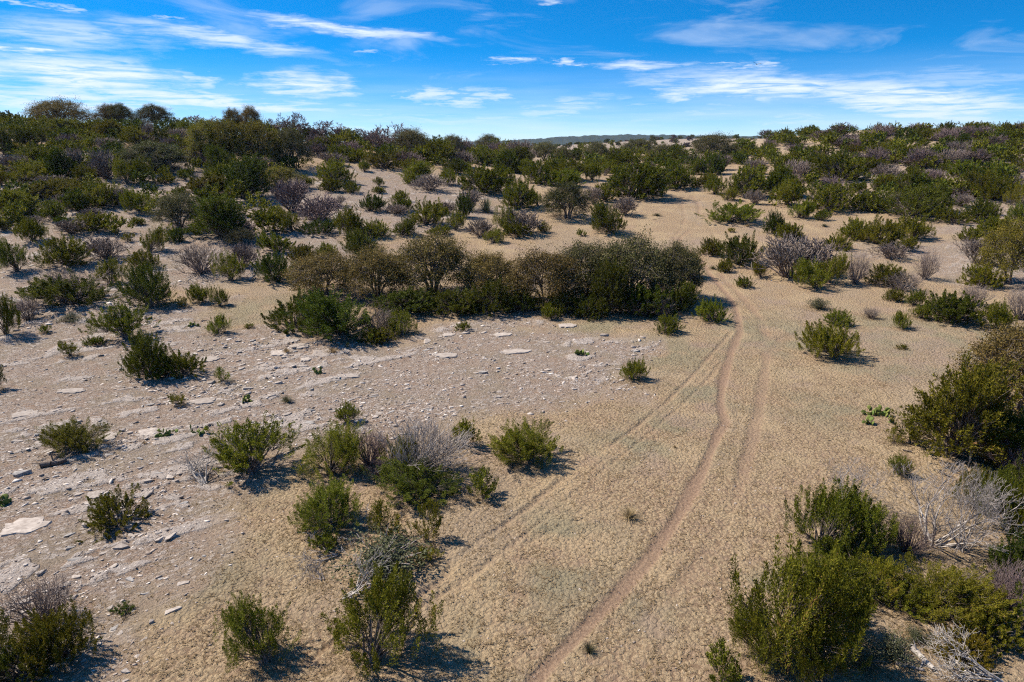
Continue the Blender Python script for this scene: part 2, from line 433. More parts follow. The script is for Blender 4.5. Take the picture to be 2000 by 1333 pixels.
fall = np.clip(1.25 - nd / 60, 0, 1)
dz = relief(nx, ny, rk, rut_n, bare[near]) - dep_n + clod * fall * .04 * np.clip(vnoise(nx, ny, .14, 43) - .35, 0, 1) * 2
ledge_v = np.zeros(len(gx)); ledge_v[near] = ledge_mask(nx, ny) * rk
gz[near] += dz
rock[~near] = .8 * sst(180, 260, gd[~near]) + .35 * (gd[~near] > 130)
i0 = (np.arange(nR - 1)[:, None] * nA + np.arange(nA)[None]).ravel()
i1 = (np.arange(nR - 1)[:, None] * nA + (np.arange(nA)[None] + 1) % nA).ravel()
gm = np_mesh('ground', np.stack([gx, gy, gz], 1), np.stack([i0, i1, i1 + nA, i0 + nA], 1), smooth=True)
for nm, arr in (('rut', rut), ('rock', rock), ('green', green), ('bare', bare), ('ledge', ledge_v)):
    a = gm.attributes.new(nm, 'FLOAT', 'POINT'); a.data.foreach_set('value', arr.astype(np.float32))

m, t, out = new_mat('dry_ground')
pos = t.new('ShaderNodeNewGeometry').outputs['Position']
pos2 = t.vmath('MULTIPLY', pos, (1, 1, .3))
n_big = t.noise2(pos2, .35, 4, .6); n_mid = t.noise2(pos2, 2.2, 4, .65); n_fine = t.noise2(pos2, 16, 4, .7); n_grit = t.noise2(pos2, 55, 3, .7)
vt = t.new('ShaderNodeTexVoronoi', feature='F1', voronoi_dimensions='2D'); t.put(vt.inputs['Vector'], t.vmath('ADD', pos2, t.vmath('MULTIPLY', t.noise2(pos2, 7.0, 2, .6, out=1), (.12, .12, 0)))); vt.inputs['Scale'].default_value = 8.5
tuft = vt.outputs['Distance']                                   # tussock cells: straw crowns, soil in the gaps
grass = t.ramp(n_fine, [(.30, (.22, .150, .088)), (.47, (.345, .252, .150)), (.60, (.425, .320, .195)), (.74, (.54, .425, .27))])
grass = t.mix(t.range(tuft, .38, .72, 0, .75), grass, (.185, .120, .075, 1))
grass = t.mix(t.range(n_mid, .45, .70, 0, .6), grass, (.285, .198, .135, 1))
grass = t.mix(t.range(n_big, .45, .65, 0, .5), grass, (.42, .32, .19, 1))
grass = t.mix(t.range(t.noise2(pos2, .13, 4, .6), .47, .62, 0, .55), grass, (.30, .235, .165, 1))
grass = t.mix(t.math('MULTIPLY', t.attr('green'), .8), grass, (.225, .205, .130, 1))
soil = t.ramp(n_grit, [(.25, (.20, .135, .10)), (.5, (.31, .225, .17)), (.75, (.41, .315, .245))])
# stony ground: broken ledges running obliquely across the slope, rubble, red soil
mp = t.new('ShaderNodeMapping'); t.put(mp.inputs['Vector'], pos2); mp.inputs['Rotation'].default_value = (0, 0, math.radians(-36)); mp.inputs['Scale'].default_value = (1, 1, 1)
along = mp.outputs[0]
vr = t.new('ShaderNodeTexVoronoi', feature='F1', voronoi_dimensions='2D'); t.put(vr.inputs['Vector'], t.vmath('MULTIPLY', along, (1.0, 1.9, 1))); vr.inputs['Scale'].default_value = 7.0
ve = t.new('ShaderNodeTexVoronoi', feature='DISTANCE_TO_EDGE', voronoi_dimensions='2D'); t.put(ve.inputs['Vector'], t.vmath('MULTIPLY', along, (1.0, 1.9, 1))); ve.inputs['Scale'].default_value = 7.0
vs = t.new('ShaderNodeSeparateColor'); t.put(vs.inputs[0], vr.outputs['Color'])
stony = t.ramp(n_fine, [(.29, (.095, .068, .050)), (.43, (.215, .160, .120)), (.57, (.315, .248, .192)), (.70, (.50, .42, .35))])
stony = t.mix(t.range(n_mid, .47, .7, 0, .7), stony, (.245, .162, .112, 1))
stony = t.mix(t.range(n_big, .48, .62, 0, .5), stony, (.215, .182, .128, 1))
cellm = t.math('MULTIPLY', t.range(vs.outputs[0], .42, .50), t.range(ve.outputs['Distance'], .03, .09))
stone_z = t.math('MULTIPLY', cellm, t.range(t.noise2(pos2, .9, 3), .33, .50))
stony = t.mix(t.math('MULTIPLY', stone_z, .8), stony, t.ramp(vs.outputs[1], [(0, (.20, .165, .14)), (.5, (.35, .295, .25)), (1, (.54, .48, .425))]))
slab = t.math('MULTIPLY', t.range(t.attr('ledge'), .25, .75), t.range(t.noise2(pos2, 4.5, 3, .7), .30, .44))
stony = t.mix(t.math('MULTIPLY', slab, .85), stony, t.ramp(t.noise2(pos2, 12, 4, .7), [(.3, (.30, .255, .22)), (.5, (.44, .385, .34)), (.7, (.53, .48, .43))]))
c = t.mix(t.range(t.attr('rock'), .1, .8), grass, stony)
c = t.mix(t.math('MULTIPLY', t.attr('bare'), .5), c, soil)
rutc = t.mix(t.range(n_fine, .35, .7), (.185, .115, .078, 1), (.28, .185, .128, 1))
c = t.mix(t.math('MULTIPLY', t.attr('rut'), .92, clamp=True), c, rutc)
p = t.new('ShaderNodeBsdfPrincipled'); t.put(p.inputs['Base Color'], c); p.inputs['Roughness'].default_value = .95; p.inputs['Specular IOR Level'].default_value = .1
bp = t.new('ShaderNodeBump'); bp.inputs['Strength'].default_value = 1.0; bp.inputs['Distance'].default_value = .07
hg = t.math('ADD', t.math('MULTIPLY', t.range(tuft, .15, .75, 1, 0), .55), t.math('MULTIPLY', n_fine, .9))
hr = t.math('ADD', t.math('ADD', t.math('MULTIPLY', stone_z, .35), t.math('MULTIPLY', slab, .5)), t.math('MULTIPLY', n_fine, .9))
hm_ = t.new('ShaderNodeMix'); t.put(hm_.inputs[0], t.range(t.attr('rock'), .1, .8)); t.put(hm_.inputs[2], hg); t.put(hm_.inputs[3], hr)
flatn = t.math('SUBTRACT', 1.0, t.math('MULTIPLY', t.attr('rut'), .7), clamp=True)
t.put(bp.inputs['Height'], t.math('ADD', t.math('MULTIPLY', hm_.outputs[0], flatn), t.math('MULTIPLY', n_grit, .35)))
t.put(p.inputs['Normal'], bp.outputs[0]); t.l.new(p.outputs[0], out.inputs[0])
GROUND = m
ground = link('ground', gm, m, kind='structure')
ground['label'] = 'dry tan grass and stony soil with worn wheel ruts'

# distant wooded ridge
rng = np.random.default_rng(5)
rx = np.linspace(-1500, 2600, 820); ryv = np.linspace(2250, 2900, 40)
RX, RY = np.meshgrid(rx, ryv)
prof = np.interp(RX, [-1500, -300, -60, 60, 200, 420, 700, 1200, 2600], [26, 26, 30, 37, 46, 52, 50, 40, 30])
RZ = -40 + (prof + 40) * sst(2250, 2600, RY) + 9 * (vnoise(RX, RY, 14, 3) - .3) + 5 * vnoise(RX, RY, 60, 4)
ii = (np.arange(39)[:, None] * 820 + np.arange(819)[None]).ravel()
rm = np_mesh('distant_hills', np.stack([RX.ravel(), RY.ravel(), RZ.ravel()], 1), np.stack([ii, ii + 1, ii + 821, ii + 820], 1))
m, t, out = new_mat('far_woodland')
pp = t.new('ShaderNodeNewGeometry').outputs['Position']
c = t.ramp(t.noise(pp, .05, 4, .7), [(.3, (.012, .018, .010)), (.55, (.026, .032, .016)), (.68, (.04, .042, .024)), (.76, (.14, .12, .09))])
p = t.new('ShaderNodeBsdfDiffuse'); t.put(p.inputs['Color'], c); t.l.new(p.outputs[0], out.inputs[0])
hills = link('distant_hills', rm, m, kind='structure'); hills['label'] = 'dark wooded ridge on the far horizon'

# ------------------------------------------------------------------ plant prototypes
PROTO = {}


def bezier(p0, p1, p2, n):
    tt = np.linspace(0, 1, n)[:, None]; return (1 - tt) ** 2 * p0 + 2 * tt * (1 - tt) * p1 + tt ** 2 * p2


def juniper(seed, W, H, lobes, plumes, nsp, sl, sw, upright=.55, low=.1, gap=.0, plume_len=.30, fat=.5):
    rng = np.random.default_rng(seed)
    stem = []; P = []; D = []; L = []; Tn = []
    off = rng.uniform(0, 6.28); lob = rng.uniform(.72, 1.12, 9)
    top_skew = rng.normal(size=2) * .12 * W
    for k in range(lobes):
        a = off + k * 2.39996 + rng.normal() * .35
        f = (k + .5) / lobes
        e = math.asin(min(.99, low + (1 - low) * f ** .85))                    # from rim to top
        rr = lob[int(((a % 6.283) / 6.283) * 9) % 9] * rng.uniform(.78, 1.08)
        c = np.array([math.cos(a) * math.cos(e) * W * .40 * rr, math.sin(a) * math.cos(e) * W * .40 * rr, H * (.12 + .66 * math.sin(e) * rr)])
        c[:2] += top_skew * math.sin(e)
        base = rng.normal(size=3) * np.array([.035, .035, 0]) * W
        pts = bezier(base, np.array([c[0] * .35, c[1] * .35, c[2] * .65]), c, 6)
        r0 = .016 * W * rng.uniform(.6, 1.1)
        for q in range(5): stem.append((*pts[q], *pts[q + 1], r0 * (1 - q * .16), r0 * (1 - (q + 1) * .16)))
        if rng.random() < gap: continue
        tone = rng.normal() * .10
        for j in range(plumes):
            root = c + rng.normal(size=3) * np.array([.115, .115, .08]) * W * .8
            root[2] = max(root[2], .04 * H)
            outw = root - np.array([0, 0, .25 * H]); outw = outw / (np.linalg.norm(outw) + 1e-6)
            ax = outw * (1 - upright) + np.array([0, 0, upright]) + rng.normal(size=3) * .22; ax /= np.linalg.norm(ax)
            ln = plume_len * H * rng.uniform(.55, 1.15)
            st = root - ax * ln * .35
            stem.append((*(c * .6 + base * .4), *root, r0 * .3, r0 * .15))
            n = int(nsp * rng.uniform(.7, 1.2)); tt = rng.random(n) ** .8
            rad = unit(np.cross(np.tile(ax, (n, 1)), rng.normal(size=(n, 3))))
            wdt = ln * .125 * np.sin(np.clip(tt * .85 + .15, 0, 1) * math.pi) ** .7 * (1 - .35 * tt)
            pos = st + ax * (tt * ln)[:, None] + rad * (wdt * rng.random(n) ** .6)[:, None]
            pos[:, 2] = np.maximum(pos[:, 2], .02)
            dr = unit(ax * .75 + rad * fat + rng.normal(size=(n, 3)) * .28)
            P.append(pos); D.append(dr); L.append(sl * rng.uniform(.6, 1.25, n)); Tn.append(np.clip(.45 + tone + rng.normal(size=n) * .17 + (rng.random(n) < .02) * .5, 0, 1))
    P = np.concatenate(P); D = np.concatenate(D); L = np.concatenate(L); Tn = np.concatenate(Tn)
    v, f = sprigs(rng, P, D, L, L * (sw / sl) * rng.uniform(.7, 1.3, len(L)))
    sv, sf = tubes(np.array(stem), 4)
    return finish('juniper', v, f, np.repeat(Tn, 4), sv, sf, None)


def finish(nm, v, f, tn, sv, sf, st):
    lo = np.percentile(v[:, :2], 1.0, axis=0); hi = np.percentile(v[:, :2], 99.0, axis=0)
    cx = (lo + hi) / 2
    return dict(crown=np_mesh(nm + '_crown', v, f, tn), trunk=np_mesh(nm + '_trunk', sv, sf, st, smooth=True),
                W=float((hi - lo).mean()), H=float(np.percentile(v[:, 2], 99.6)), cx=cx)


def oak(seed, W, H, trunks=3, lobes=48, leaves=200, ls=.115):
    rng = np.random.default_rng(seed); seg = []; P = []; Tn = []
    mains = []
    for k in range(trunks):
        a = 6.283 * k / trunks + rng.normal() * .5; lean = rng.uniform(.10, .24) * W
        b = np.array([math.cos(a), math.sin(a), 0]) * W * .04 * (trunks > 1); c = np.array([math.cos(a) * lean, math.sin(a) * lean, H * rng.uniform(.36, .5)])
        pts = bezier(b, np.array([c[0] * .2, c[1] * .2, c[2] * .6]) + rng.normal(size=3) * .12, c, 7)
        r = .030 * H * rng.uniform(.8, 1.2)
        for q in range(6): seg.append((*pts[q], *pts[q + 1], r * (1 - q * .09), r * (1 - (q + 1) * .09)))
        mains.append((c, pts[3], r * .46))
    lob = rng.uniform(.75, 1.1, 8); off = rng.uniform(0, 6.28)
    for k in range(lobes):
        a = off + k * 2.39996 + rng.normal() * .3; f = (k + .5) / lobes; e = math.asin(min(.99, -.12 + 1.12 * f ** .85))
        rr = lob[int(((a % 6.283) / 6.283) * 8) % 8] * rng.uniform(.8, 1.06)
        c = np.array([math.cos(a) * math.cos(e) * W * .43 * rr, math.sin(a) * math.cos(e) * W * .43 * rr, H * (.27 + .63 * math.sin(e) * rng.uniform(.86, 1.06))])
        mc, mid, r = min(mains, key=lambda q: np.linalg.norm(q[0] - c) * rng.uniform(.8, 1.2))
        st = mid if rng.random() < .35 else mc
        pts = bezier(st, st * .45 + c * .55 + np.array([0, 0, .12 * H]) + rng.normal(size=3) * .2, c, 6)
        for q in range(5): seg.append((*pts[q], *pts[q + 1], max(.012, r * (1 - q * .17)), max(.012, r * (1 - (q + 1) * .17))))
        R_ = W * rng.uniform(.055, .105); tone = rng.normal() * .12
        subs = c + rng.normal(size=(9, 3)) * np.array([1, 1, .6]) * R_ * .75
        for sb in subs: seg.append((*(pts[4]), *sb, .018, .008))
        n = int(leaves * rng.uniform(.6, 1.2)); w_ = rng.integers(0, 9, n)
        pos = subs[w_] + rng.normal(size=(n, 3)) * R_ * np.array([.40, .40, .28])
        P.append(pos); Tn.append(np.clip(.45 + tone + rng.normal(size=n) * .18, 0, 1))
    P = np.concatenate(P); Tn = np.concatenate(Tn); P[:, 2] = np.maximum(P[:, 2], .15 * H)
    D = unit(rng.normal(size=P.shape) + np.array([0, 0, .2])); L = ls * rng.uniform(.6, 1.3, len(P))
    v, f = sprigs(rng, P, D, L, L * .62)
    sv, sf = tubes(np.array(seg), 5)
    return finish('oak', v, f, np.repeat(Tn, 4), sv, sf, None)


def brush(seed, W, H, stems=46, depth=2, r=.010, fan=.75, dirx=0.0, jit=.14, spread=.42, leaf=0, up=.10, minr=.0022, thick=1.0):
    rng = np.random.default_rng(seed); segs = []; tips = []
    for k in range(stems):
        a = rng.uniform(0, 6.283); e = rng.random() ** .6 * fan
        d = np.array([math.cos(a) * e + dirx, math.sin(a) * e, rng.uniform(.45, 1.0)]); d /= np.linalg.norm(d)
        p = np.array([math.cos(a), math.sin(a), 0]) * W * rng.random() * .10
        grow(rng, p, d, H * rng.uniform(.40, .62), r * thick * rng.uniform(.7, 1.3), depth, segs, tips, up=up, jit=jit, spread=spread, split=(2, 4), steps=3, shrink=(.5, .75))
    s = np.array(segs); pts = s[:, 3:6]
    wx = np.percentile(pts[:, :2], 99, axis=0) - np.percentile(pts[:, :2], 1, axis=0); hz = np.percentile(pts[:, 2], 99.3)
    for o in (0, 3):
        s[:, o:o + 2] *= W / wx.mean(); s[:, o + 2] = np.maximum(s[:, o + 2] * H / hz, -.02)
    s[:, 6:8] = np.maximum(s[:, 6:8], minr)
    fine = s[:, 8] < depth; big = ~fine
    v, f = tubes(s[fine, :8], 3); tn = np.repeat(np.clip(.5 + rng.normal(size=fine.sum()) * .2, 0, 1), 6)
    sv, sf = tubes(s[big, :8], 4); st = np.repeat(np.clip(.5 + rng.normal(size=big.sum()) * .2, 0, 1), 8)
    return finish('brush', v, f, tn, sv, sf, st)


def sage(seed, W, H, n=2600, ll=.045):
    rng = np.random.default_rng(seed); stem = []
    P = []
    for k in range(26):
        a = rng.uniform(0, 6.28); e = rng.random(); tip = np.array([math.cos(a) * W * .45 * e, math.sin(a) * W * .45 * e, H * (1 - .55 * e * e) * rng.uniform(.7, 1.0)])
        pts = bezier(np.zeros(3), np.array([tip[0] * .3, tip[1] * .3, tip[2] * .7]), tip, 5)
        for q in range(4): stem.append((*pts[q], *pts[q + 1], .006, .004))
        tt = rng.random(n // 26)[:, None] ** .6; P.append(tip * tt + rng.normal(size=(n // 26, 3)) * W * .05)
    P = np.concatenate(P); P[:, 2] = np.maximum(P[:, 2], .02)
    D = unit(rng.normal(size=P.shape) + P / W + [0, 0, .5])
    v, f = sprigs(rng, P, D, np.full(len(P), ll) * rng.uniform(.6, 1.2, len(P)), np.full(len(P), ll * .4))
    sv, sf = tubes(np.array(stem), 3)
    return finish('sage', v, f, np.repeat(np.clip(.5 + rng.normal(size=len(P)) * .2, 0, 1), 4), sv, sf, None)


def blades(seed, W, H, n, wd, el=(.2, 1.45), curve=.3, name='tuft'):
    rng = np.random.default_rng(seed); V = []; Fc = []; T = []
    for k in range(n):
        a = rng.uniform(0, 6.283); e = rng.uniform(*el); d = np.array([math.cos(a) * math.cos(e), math.sin(a) * math.cos(e), math.sin(e)])
        s = np.array([-math.sin(a), math.cos(a), 0]); ln = (math.cos(e) * W * .5 + math.sin(e) * H) * rng.uniform(.7, 1.05)
        b = np.array([math.cos(a), math.sin(a), 0]) * W * .05 * rng.random(); m1 = b + d * ln * .55; tp = b + d * ln - np.array([0, 0, curve * ln * math.cos(e) * rng.random()])
        i = len(V); V += [b - s * wd * .5, b + s * wd * .5, m1 + s * wd * .4, m1 - s * wd * .4, tp + s * wd * .05, tp - s * wd * .05]
        Fc += [(i, i + 1, i + 2, i + 3), (i + 3, i + 2, i + 4, i + 5)]; T += [float(np.clip(.45 + rng.normal() * .22, 0, 1))] * 6
    V = np.array(V); V[:, 2] = np.maximum(V[:, 2], 0)
    return np_mesh(name, V, np.array(Fc), T), W, H


for k in range(6): PROTO['bush%d' % k] = juniper(100 + k, 1.8, (1.35, 1.05, 1.5, .9, 1.2, 1.75)[k], 25, 6, 200, .047, .0135, (.76, .68, .82, .60, .74, .84)[k], (.10, .05, .15, .0, .25, .2)[k], .05, .42)
for k in range(2): PROTO['big%d' % k] = juniper(150 + k, 2.5, (2.9, 2.4)[k], 32, 7, 250, .052, .0155, (.80, .72)[k], (.05, .0)[k], .04, .40)
for k in range(3): PROTO['dense%d' % k] = juniper(200 + k, 2.4, (2.1, 1.6, 1.25)[k], 38, 8, 95, .070, .021, .52, -.05, .0, .28, .55)
for k in range(4): PROTO['small%d' % k] = juniper(300 + k, .62, (.55, .5, .7, .42)[k], 12, 5, 48, .045, .013, .68, .1, .05, .42)
for k in range(2): PROTO['open%d' % k] = juniper(330 + k, 1.8, (1.35, 1.6)[k], 28, 7, 90, .055, .015, .55, .30, .05, .26)
for k in range(2): PROTO['tree%d' % k] = juniper(400 + k, 3.4, (4.0, 3.0)[k], 66, 8, 58, .13, .038, .55, .0, .05, .18, .55)
for k in range(4): PROTO['oak%d' % k] = oak(500 + k, 6.0, (4.6, 4.0, 5.0, 3.6)[k], (3, 4, 2, 5)[k], (84, 74, 90, 78)[k], (380, 340, 390, 360)[k], .088)
for k in range(4): PROTO['brush%d' % k] = brush(600 + k, 1.6, (1.1, 1.3, .95, 1.2)[k], 64, 2, .015, minr=.0038, jit=.17)
for k in range(3): PROTO['brushfar%d' % k] = brush(610 + k, 2.0, (1.3, 1.1, 1.5)[k], 60, 2, .016, minr=.013)
for k in range(1): PROTO['fan%d' % k] = brush(620 + k, 1.9, 1.5, 120, 2, .010, .75, .45, .09, .32, minr=.0035)
for k in range(2): PROTO['bare%d' % k] = brush(640 + k, 3.6, (3.0, 2.6, 3.2)[k], 12, 4, .05, .5, 0, .16, .5, minr=.017)
for k in range(2): PROTO['snag%d' % k] = brush(660 + k, 2.8, 2.6, 11, 4, .030, .62, 0, .12, .48, up=.14, minr=.0035)
for k in range(2): PROTO['sage%d' % k] = sage(700 + k, 1.2, .6)

KIND = {  # code: (object name, category, look, crown material, trunk material, prototypes)
    'J': ('juniper_bush', 'juniper', 'green juniper', 'J', BARK), 'D': ('juniper_bush', 'juniper', 'dark green juniper', 'D', BARK),
    'Y': ('juniper_bush', 'juniper', 'yellow-green juniper', 'Y', BARK), 'L': ('juniper_bush', 'juniper', 'loose see-through green juniper', 'J', GREYBARK),
    'O': ('live_oak', 'oak tree', 'brown-leaved oak', 'O', BARK), 'Q': ('live_oak', 'oak tree', 'grey-olive oak', 'Q', BARK),
    'A': ('live_oak', 'oak tree', 'golden-olive oak', 'A', BARK), 'V': ('live_oak', 'oak tree', 'dark green oak', 'V', BARK),
    'G': ('bare_brush', 'brush', 'grey leafless brush', 'G', 'G'), 'H': ('bare_brush', 'brush', 'silver-grey brush fanning right', 'W', 'W'),
    'P': ('bare_brush', 'brush', 'purple-brown leafless brush', 'P', 'P'), 'B': ('bare_tree', 'bare tree', 'purple-brown bare tree', 'P', 'P'),
    'W': ('dead_tree', 'dead tree', 'bleached dead tree', 'W', WHITEBARK), 'S': ('sage_bush', 'sage bush', 'grey-green low sage', 'S', GREYBARK),
}
PLANTS = []      # (object, code, u, v, width m, given label)
prng = random.Random(11)


def plant(code, u, v, wpx, hpx, label=None, proto=None, spin=None):
    nm, cat, look, cm_, tm_ = KIND[code]
    if v < 430: k_ = 1.14 if v > 300 else 1.08; wpx *= k_; hpx *= k_
    p0 = at(u, v); uu, vv, f = proj(p0)
    dep = math.atan2(CH - p0[2], math.hypot(p0[0], p0[1]))
    sd_ = max(0.0, math.sin(dep))
    vc = v - .32 * wpx * sd_                             # the base lies behind the near rim
    p0 = at(u, vc); uu, vv, f = proj(p0); mpp = f / F
    wm = wpx * mpp; hm = max(.12, .38 * wm, (vv - (v - hpx) - .26 * wpx * sd_) * mpp / max(.5, math.cos(dep)))
    if proto is None:
        asp = hm / wm
        if code in 'JDYL':
            if code == 'L': c = ['open0', 'open1']
            elif wm < .95: c = ['small%d' % k for k in range(4)]
            elif f < 24 and (wm > 1.75 or hm > 2.0): c = ['big0', 'big1']
            elif hm > 3.0 or wm > 3.4: c = ['tree0', 'tree1'] + (['dense0', 'dense1', 'dense2', 'bush1'] if asp < .9 else [])
            elif code == 'D': c = ['dense%d' % k for k in range(3)] + ['bush3', 'bush1']
            else: c = ['bush%d' % k for k in range(6)] + ['dense1', 'dense2']
        elif code in 'OQAV': c = ['oak%d' % k for k in range(4)]
        elif code == 'G' or code == 'P': c = ['brush%d' % k for k in range(4)] if f < 48 else ['brushfar%d' % k for k in range(3)]
        elif code == 'H': c = ['fan0']
        elif code == 'B': c = ['bare%d' % k for k in range(2)]
        elif code == 'W': c = ['snag0', 'snag1']
        elif code == 'S': c = ['sage0', 'sage1']
        c.sort(key=lambda q: abs(math.log(PROTO[q]['H'] / PROTO[q]['W'] / asp)) + prng.random() * .6)
        proto = c[0]
    pr = PROTO[proto]
    a = prng.uniform(0, 6.283) if spin is None else spin
    if code == 'H': a = spin if spin is not None else prng.uniform(-.5, .5)
    sx, sz = wm / pr['W'], hm / pr['H']
    e = bpy.data.objects.new(nm, None); COL.objects.link(e)
    cx = pr['cx'] * sx
    e.location = (p0[0] - (cx[0] * math.cos(a) - cx[1] * math.sin(a)), p0[1] - (cx[0] * math.sin(a) + cx[1] * math.cos(a)), 0)
    e.location.z = float(terrain(e.location.x, e.location.y)) - .02
    e.rotation_euler = (prng.gauss(0, .05), prng.gauss(0, .05), a); e.scale = (sx * prng.uniform(.94, 1.06), sx * prng.uniform(.94, 1.06), sz); e.empty_display_size = .2
    link('trunk', pr['trunk'], M[tm_] if isinstance(tm_, str) else tm_, e)
    link('crown', pr['crown'], M[cm_], e)
    e['category'] = cat
    PLANTS.append((e, code, u, v, wm, hm, label))
    return e


def Ps(code, *rows):
    for r in rows: plant(code, *r)


# ---- left skyline and hillside
Ps('O', (120, 246, 102, 47), (215, 240, 48, 32), (455, 244, 36, 28), (486, 243, 40, 31))
Ps('V', (238, 250, 50, 42), (302, 254, 64, 44), (300, 334, 102, 50))
Ps('D', (25, 248, 60, 26), (52, 285, 46, 30), (315, 285, 34, 34), (362, 302, 30, 28), (432, 337, 48, 46), (486, 390, 78, 75), (120, 354, 46, 54), (3, 452, 28, 30), (343, 474, 34, 30))
Ps('J', (40, 258, 55, 28), (3, 256, 34, 28), (80, 258, 52, 27), (135, 268, 72, 32), (178, 266, 52, 28), (85, 275, 42, 26), (106, 290, 18, 15), (147, 296, 43, 26), (215, 274, 56, 36),
   (266, 287, 50, 38), (232, 297, 20, 22), (365, 270, 32, 32), (345, 284, 22, 16), (325, 359, 31, 21), (359, 353, 19, 19), (416, 354, 27, 25), (407, 380, 76, 34), (75, 322, 50, 35),
   (168, 359, 40, 34), (65, 357, 72, 38), (242, 359, 36, 44), (278, 356, 36, 42), (3, 364, 22, 27), (130, 373, 62, 24), (95, 388, 82, 34), (205, 404, 63, 41), (155, 412, 43, 36),
   (33, 422, 70, 46), (103, 430, 43, 40), (268, 416, 43, 44), (347, 382, 25, 17), (183, 454, 68, 40), (225, 460, 17, 21), (62, 474, 58, 50), (20, 534, 64, 74), (125, 522, 84, 64),
   (252, 472, 23, 18), (300, 494, 47, 52), (282, 528, 58, 46), (267, 440, 30, 17), (10, 303, 28, 46), (450, 549, 56, 60), (220, 557, 56, 54), (45, 305, 22, 12), (190, 300, 26, 14), (28, 325, 22, 12))
Ps('Y', (30, 296, 40, 14), (190, 282, 46, 12))
Ps('G', (160, 266, 34, 17), (292, 274, 28, 32), (212, 297, 36, 26), (150, 338, 32, 42), (95, 367, 52, 22), (212, 352, 46, 52), (130, 403, 52, 22), (240, 404, 27, 32), (212, 508, 78, 46),
   (395, 540, 98, 66), (478, 525, 62, 52), (385, 320, 30, 16), (40, 345, 44, 18), (180, 425, 40, 16), (60, 440, 44, 18))
Ps('B', (342, 246, 26, 15), (395, 254, 62, 24), (540, 256, 40, 20), (572, 254, 44, 28), (645, 268, 70, 26), (600, 270, 66, 22), (690, 276, 58, 21), (748, 302, 68, 46), (510, 266, 54, 18), (853, 296, 26, 22), (720, 289, 54, 20))
Ps('A', (405, 320, 64, 72), (450, 323, 64, 75), (505, 327, 74, 78), (547, 369, 76, 38))
Ps('Q', (355, 447, 92, 74), (470, 480, 56, 37), (578, 330, 64, 72), (800, 304, 78, 46), (883, 294, 46, 27), (952, 297, 44, 31))
Ps('D', (432, 468, 88, 88))
# ---- middle slope
Ps('J', (620, 303, 36, 30), (650, 294, 42, 26), (668, 314, 42, 27), (700, 318, 40, 26), (711, 335, 21, 19), (748, 329, 62, 32), (852, 320, 62, 42), (945, 322, 57, 32), (655, 357, 60, 43),
   (645, 374, 36, 22), (601, 367, 23, 23), (685, 377, 33, 23), (740, 377, 24, 11), (740, 364, 19, 16), (817, 352, 54, 32), (805, 361, 30, 20), (877, 362, 36, 30), (945, 378, 84, 48),
   (985, 372, 44, 44), (560, 455, 54, 56), (678, 465, 66, 64), (783, 394, 29, 21), (785, 413, 44, 27), (838, 441, 72, 54), (892, 450, 37, 41), (735, 465, 54, 38), (855, 460, 50, 22),
   (990, 453, 48, 52), (540, 494, 70, 48), (640, 506, 42, 34), (590, 514, 52, 38), (965, 476, 39, 32), (795, 330, 34, 20), (905, 335, 30, 18), (780, 318, 44, 24), (520, 300, 30, 18))
Ps('D', (885, 340, 36, 28), (727, 414, 44, 33), (905, 426, 32, 46), (792, 461, 50, 36), (615, 458, 72, 34), (706, 508, 64, 62), (535, 552, 80, 66), (990, 338, 42, 40))
Ps('G', (652, 321, 48, 20), (838, 373, 58, 29), (918, 412, 37, 37), (940, 464, 58, 38), (905, 326, 44, 28), (655, 405, 40, 18), (770, 420, 44, 18), (870, 420, 40, 24))
Ps('P', (572, 414, 54, 56), (623, 434, 86, 54), (800, 322, 50, 22), (680, 300, 50, 22), (620, 290, 50, 24))
# ---- far valley and track end
Ps('D', (1015, 318, 40, 27), (1125, 314, 34, 22), (1325, 319, 48, 31), (1357, 342, 30, 26), (1390, 342, 48, 37), (1185, 458, 70, 64))
plant('V', 1110, 430, 95, 76, 'dark round oak casting shade on sand behind the oak thicket')
Ps('Q', (1065, 315, 54, 33), (1098, 320, 36, 28), (1165, 315, 45, 33), (1248, 308, 62, 31), (1293, 315, 43, 30), (1392, 315, 78, 47))
Ps('J', (1200, 312, 44, 22), (1455, 303, 44, 28), (1222, 333, 70, 30), (1305, 325, 32, 20), (1110, 352, 62, 40), (1155, 352, 37, 32), (1050, 360, 58, 44), (1188, 344, 36, 27), (1100, 365, 62, 30),
   (1240, 389, 104, 61), (1318, 369, 66, 49), (1365, 366, 34, 22), (1396, 380, 38, 35), (1422, 392, 29, 24), (1386, 352, 23, 13), (1460, 386, 60, 54), (1015, 409, 62, 53), (1045, 403, 26, 32),
   (1180, 393, 47, 33), (1432, 436, 97, 45), (1428, 454, 15, 10), (1010, 464, 52, 37), (1062, 455, 26, 24), (1136, 462, 19, 16), (1388, 500, 48, 38), (1480, 370, 34, 26), (1440, 320, 36, 22), (1020, 340, 40, 24),
   (1270, 320, 36, 18), (1150, 330, 40, 20), (1080, 335, 40, 22))
Ps('G', (1268, 333, 26, 15), (1225, 348, 42, 20), (1268, 380, 46, 36), (1217, 422, 47, 33), (1028, 458, 72, 48), (1350, 322, 30, 16), (1160, 400, 34, 30), (1475, 400, 30, 26))
Ps('D', (1442, 519, 88, 66))
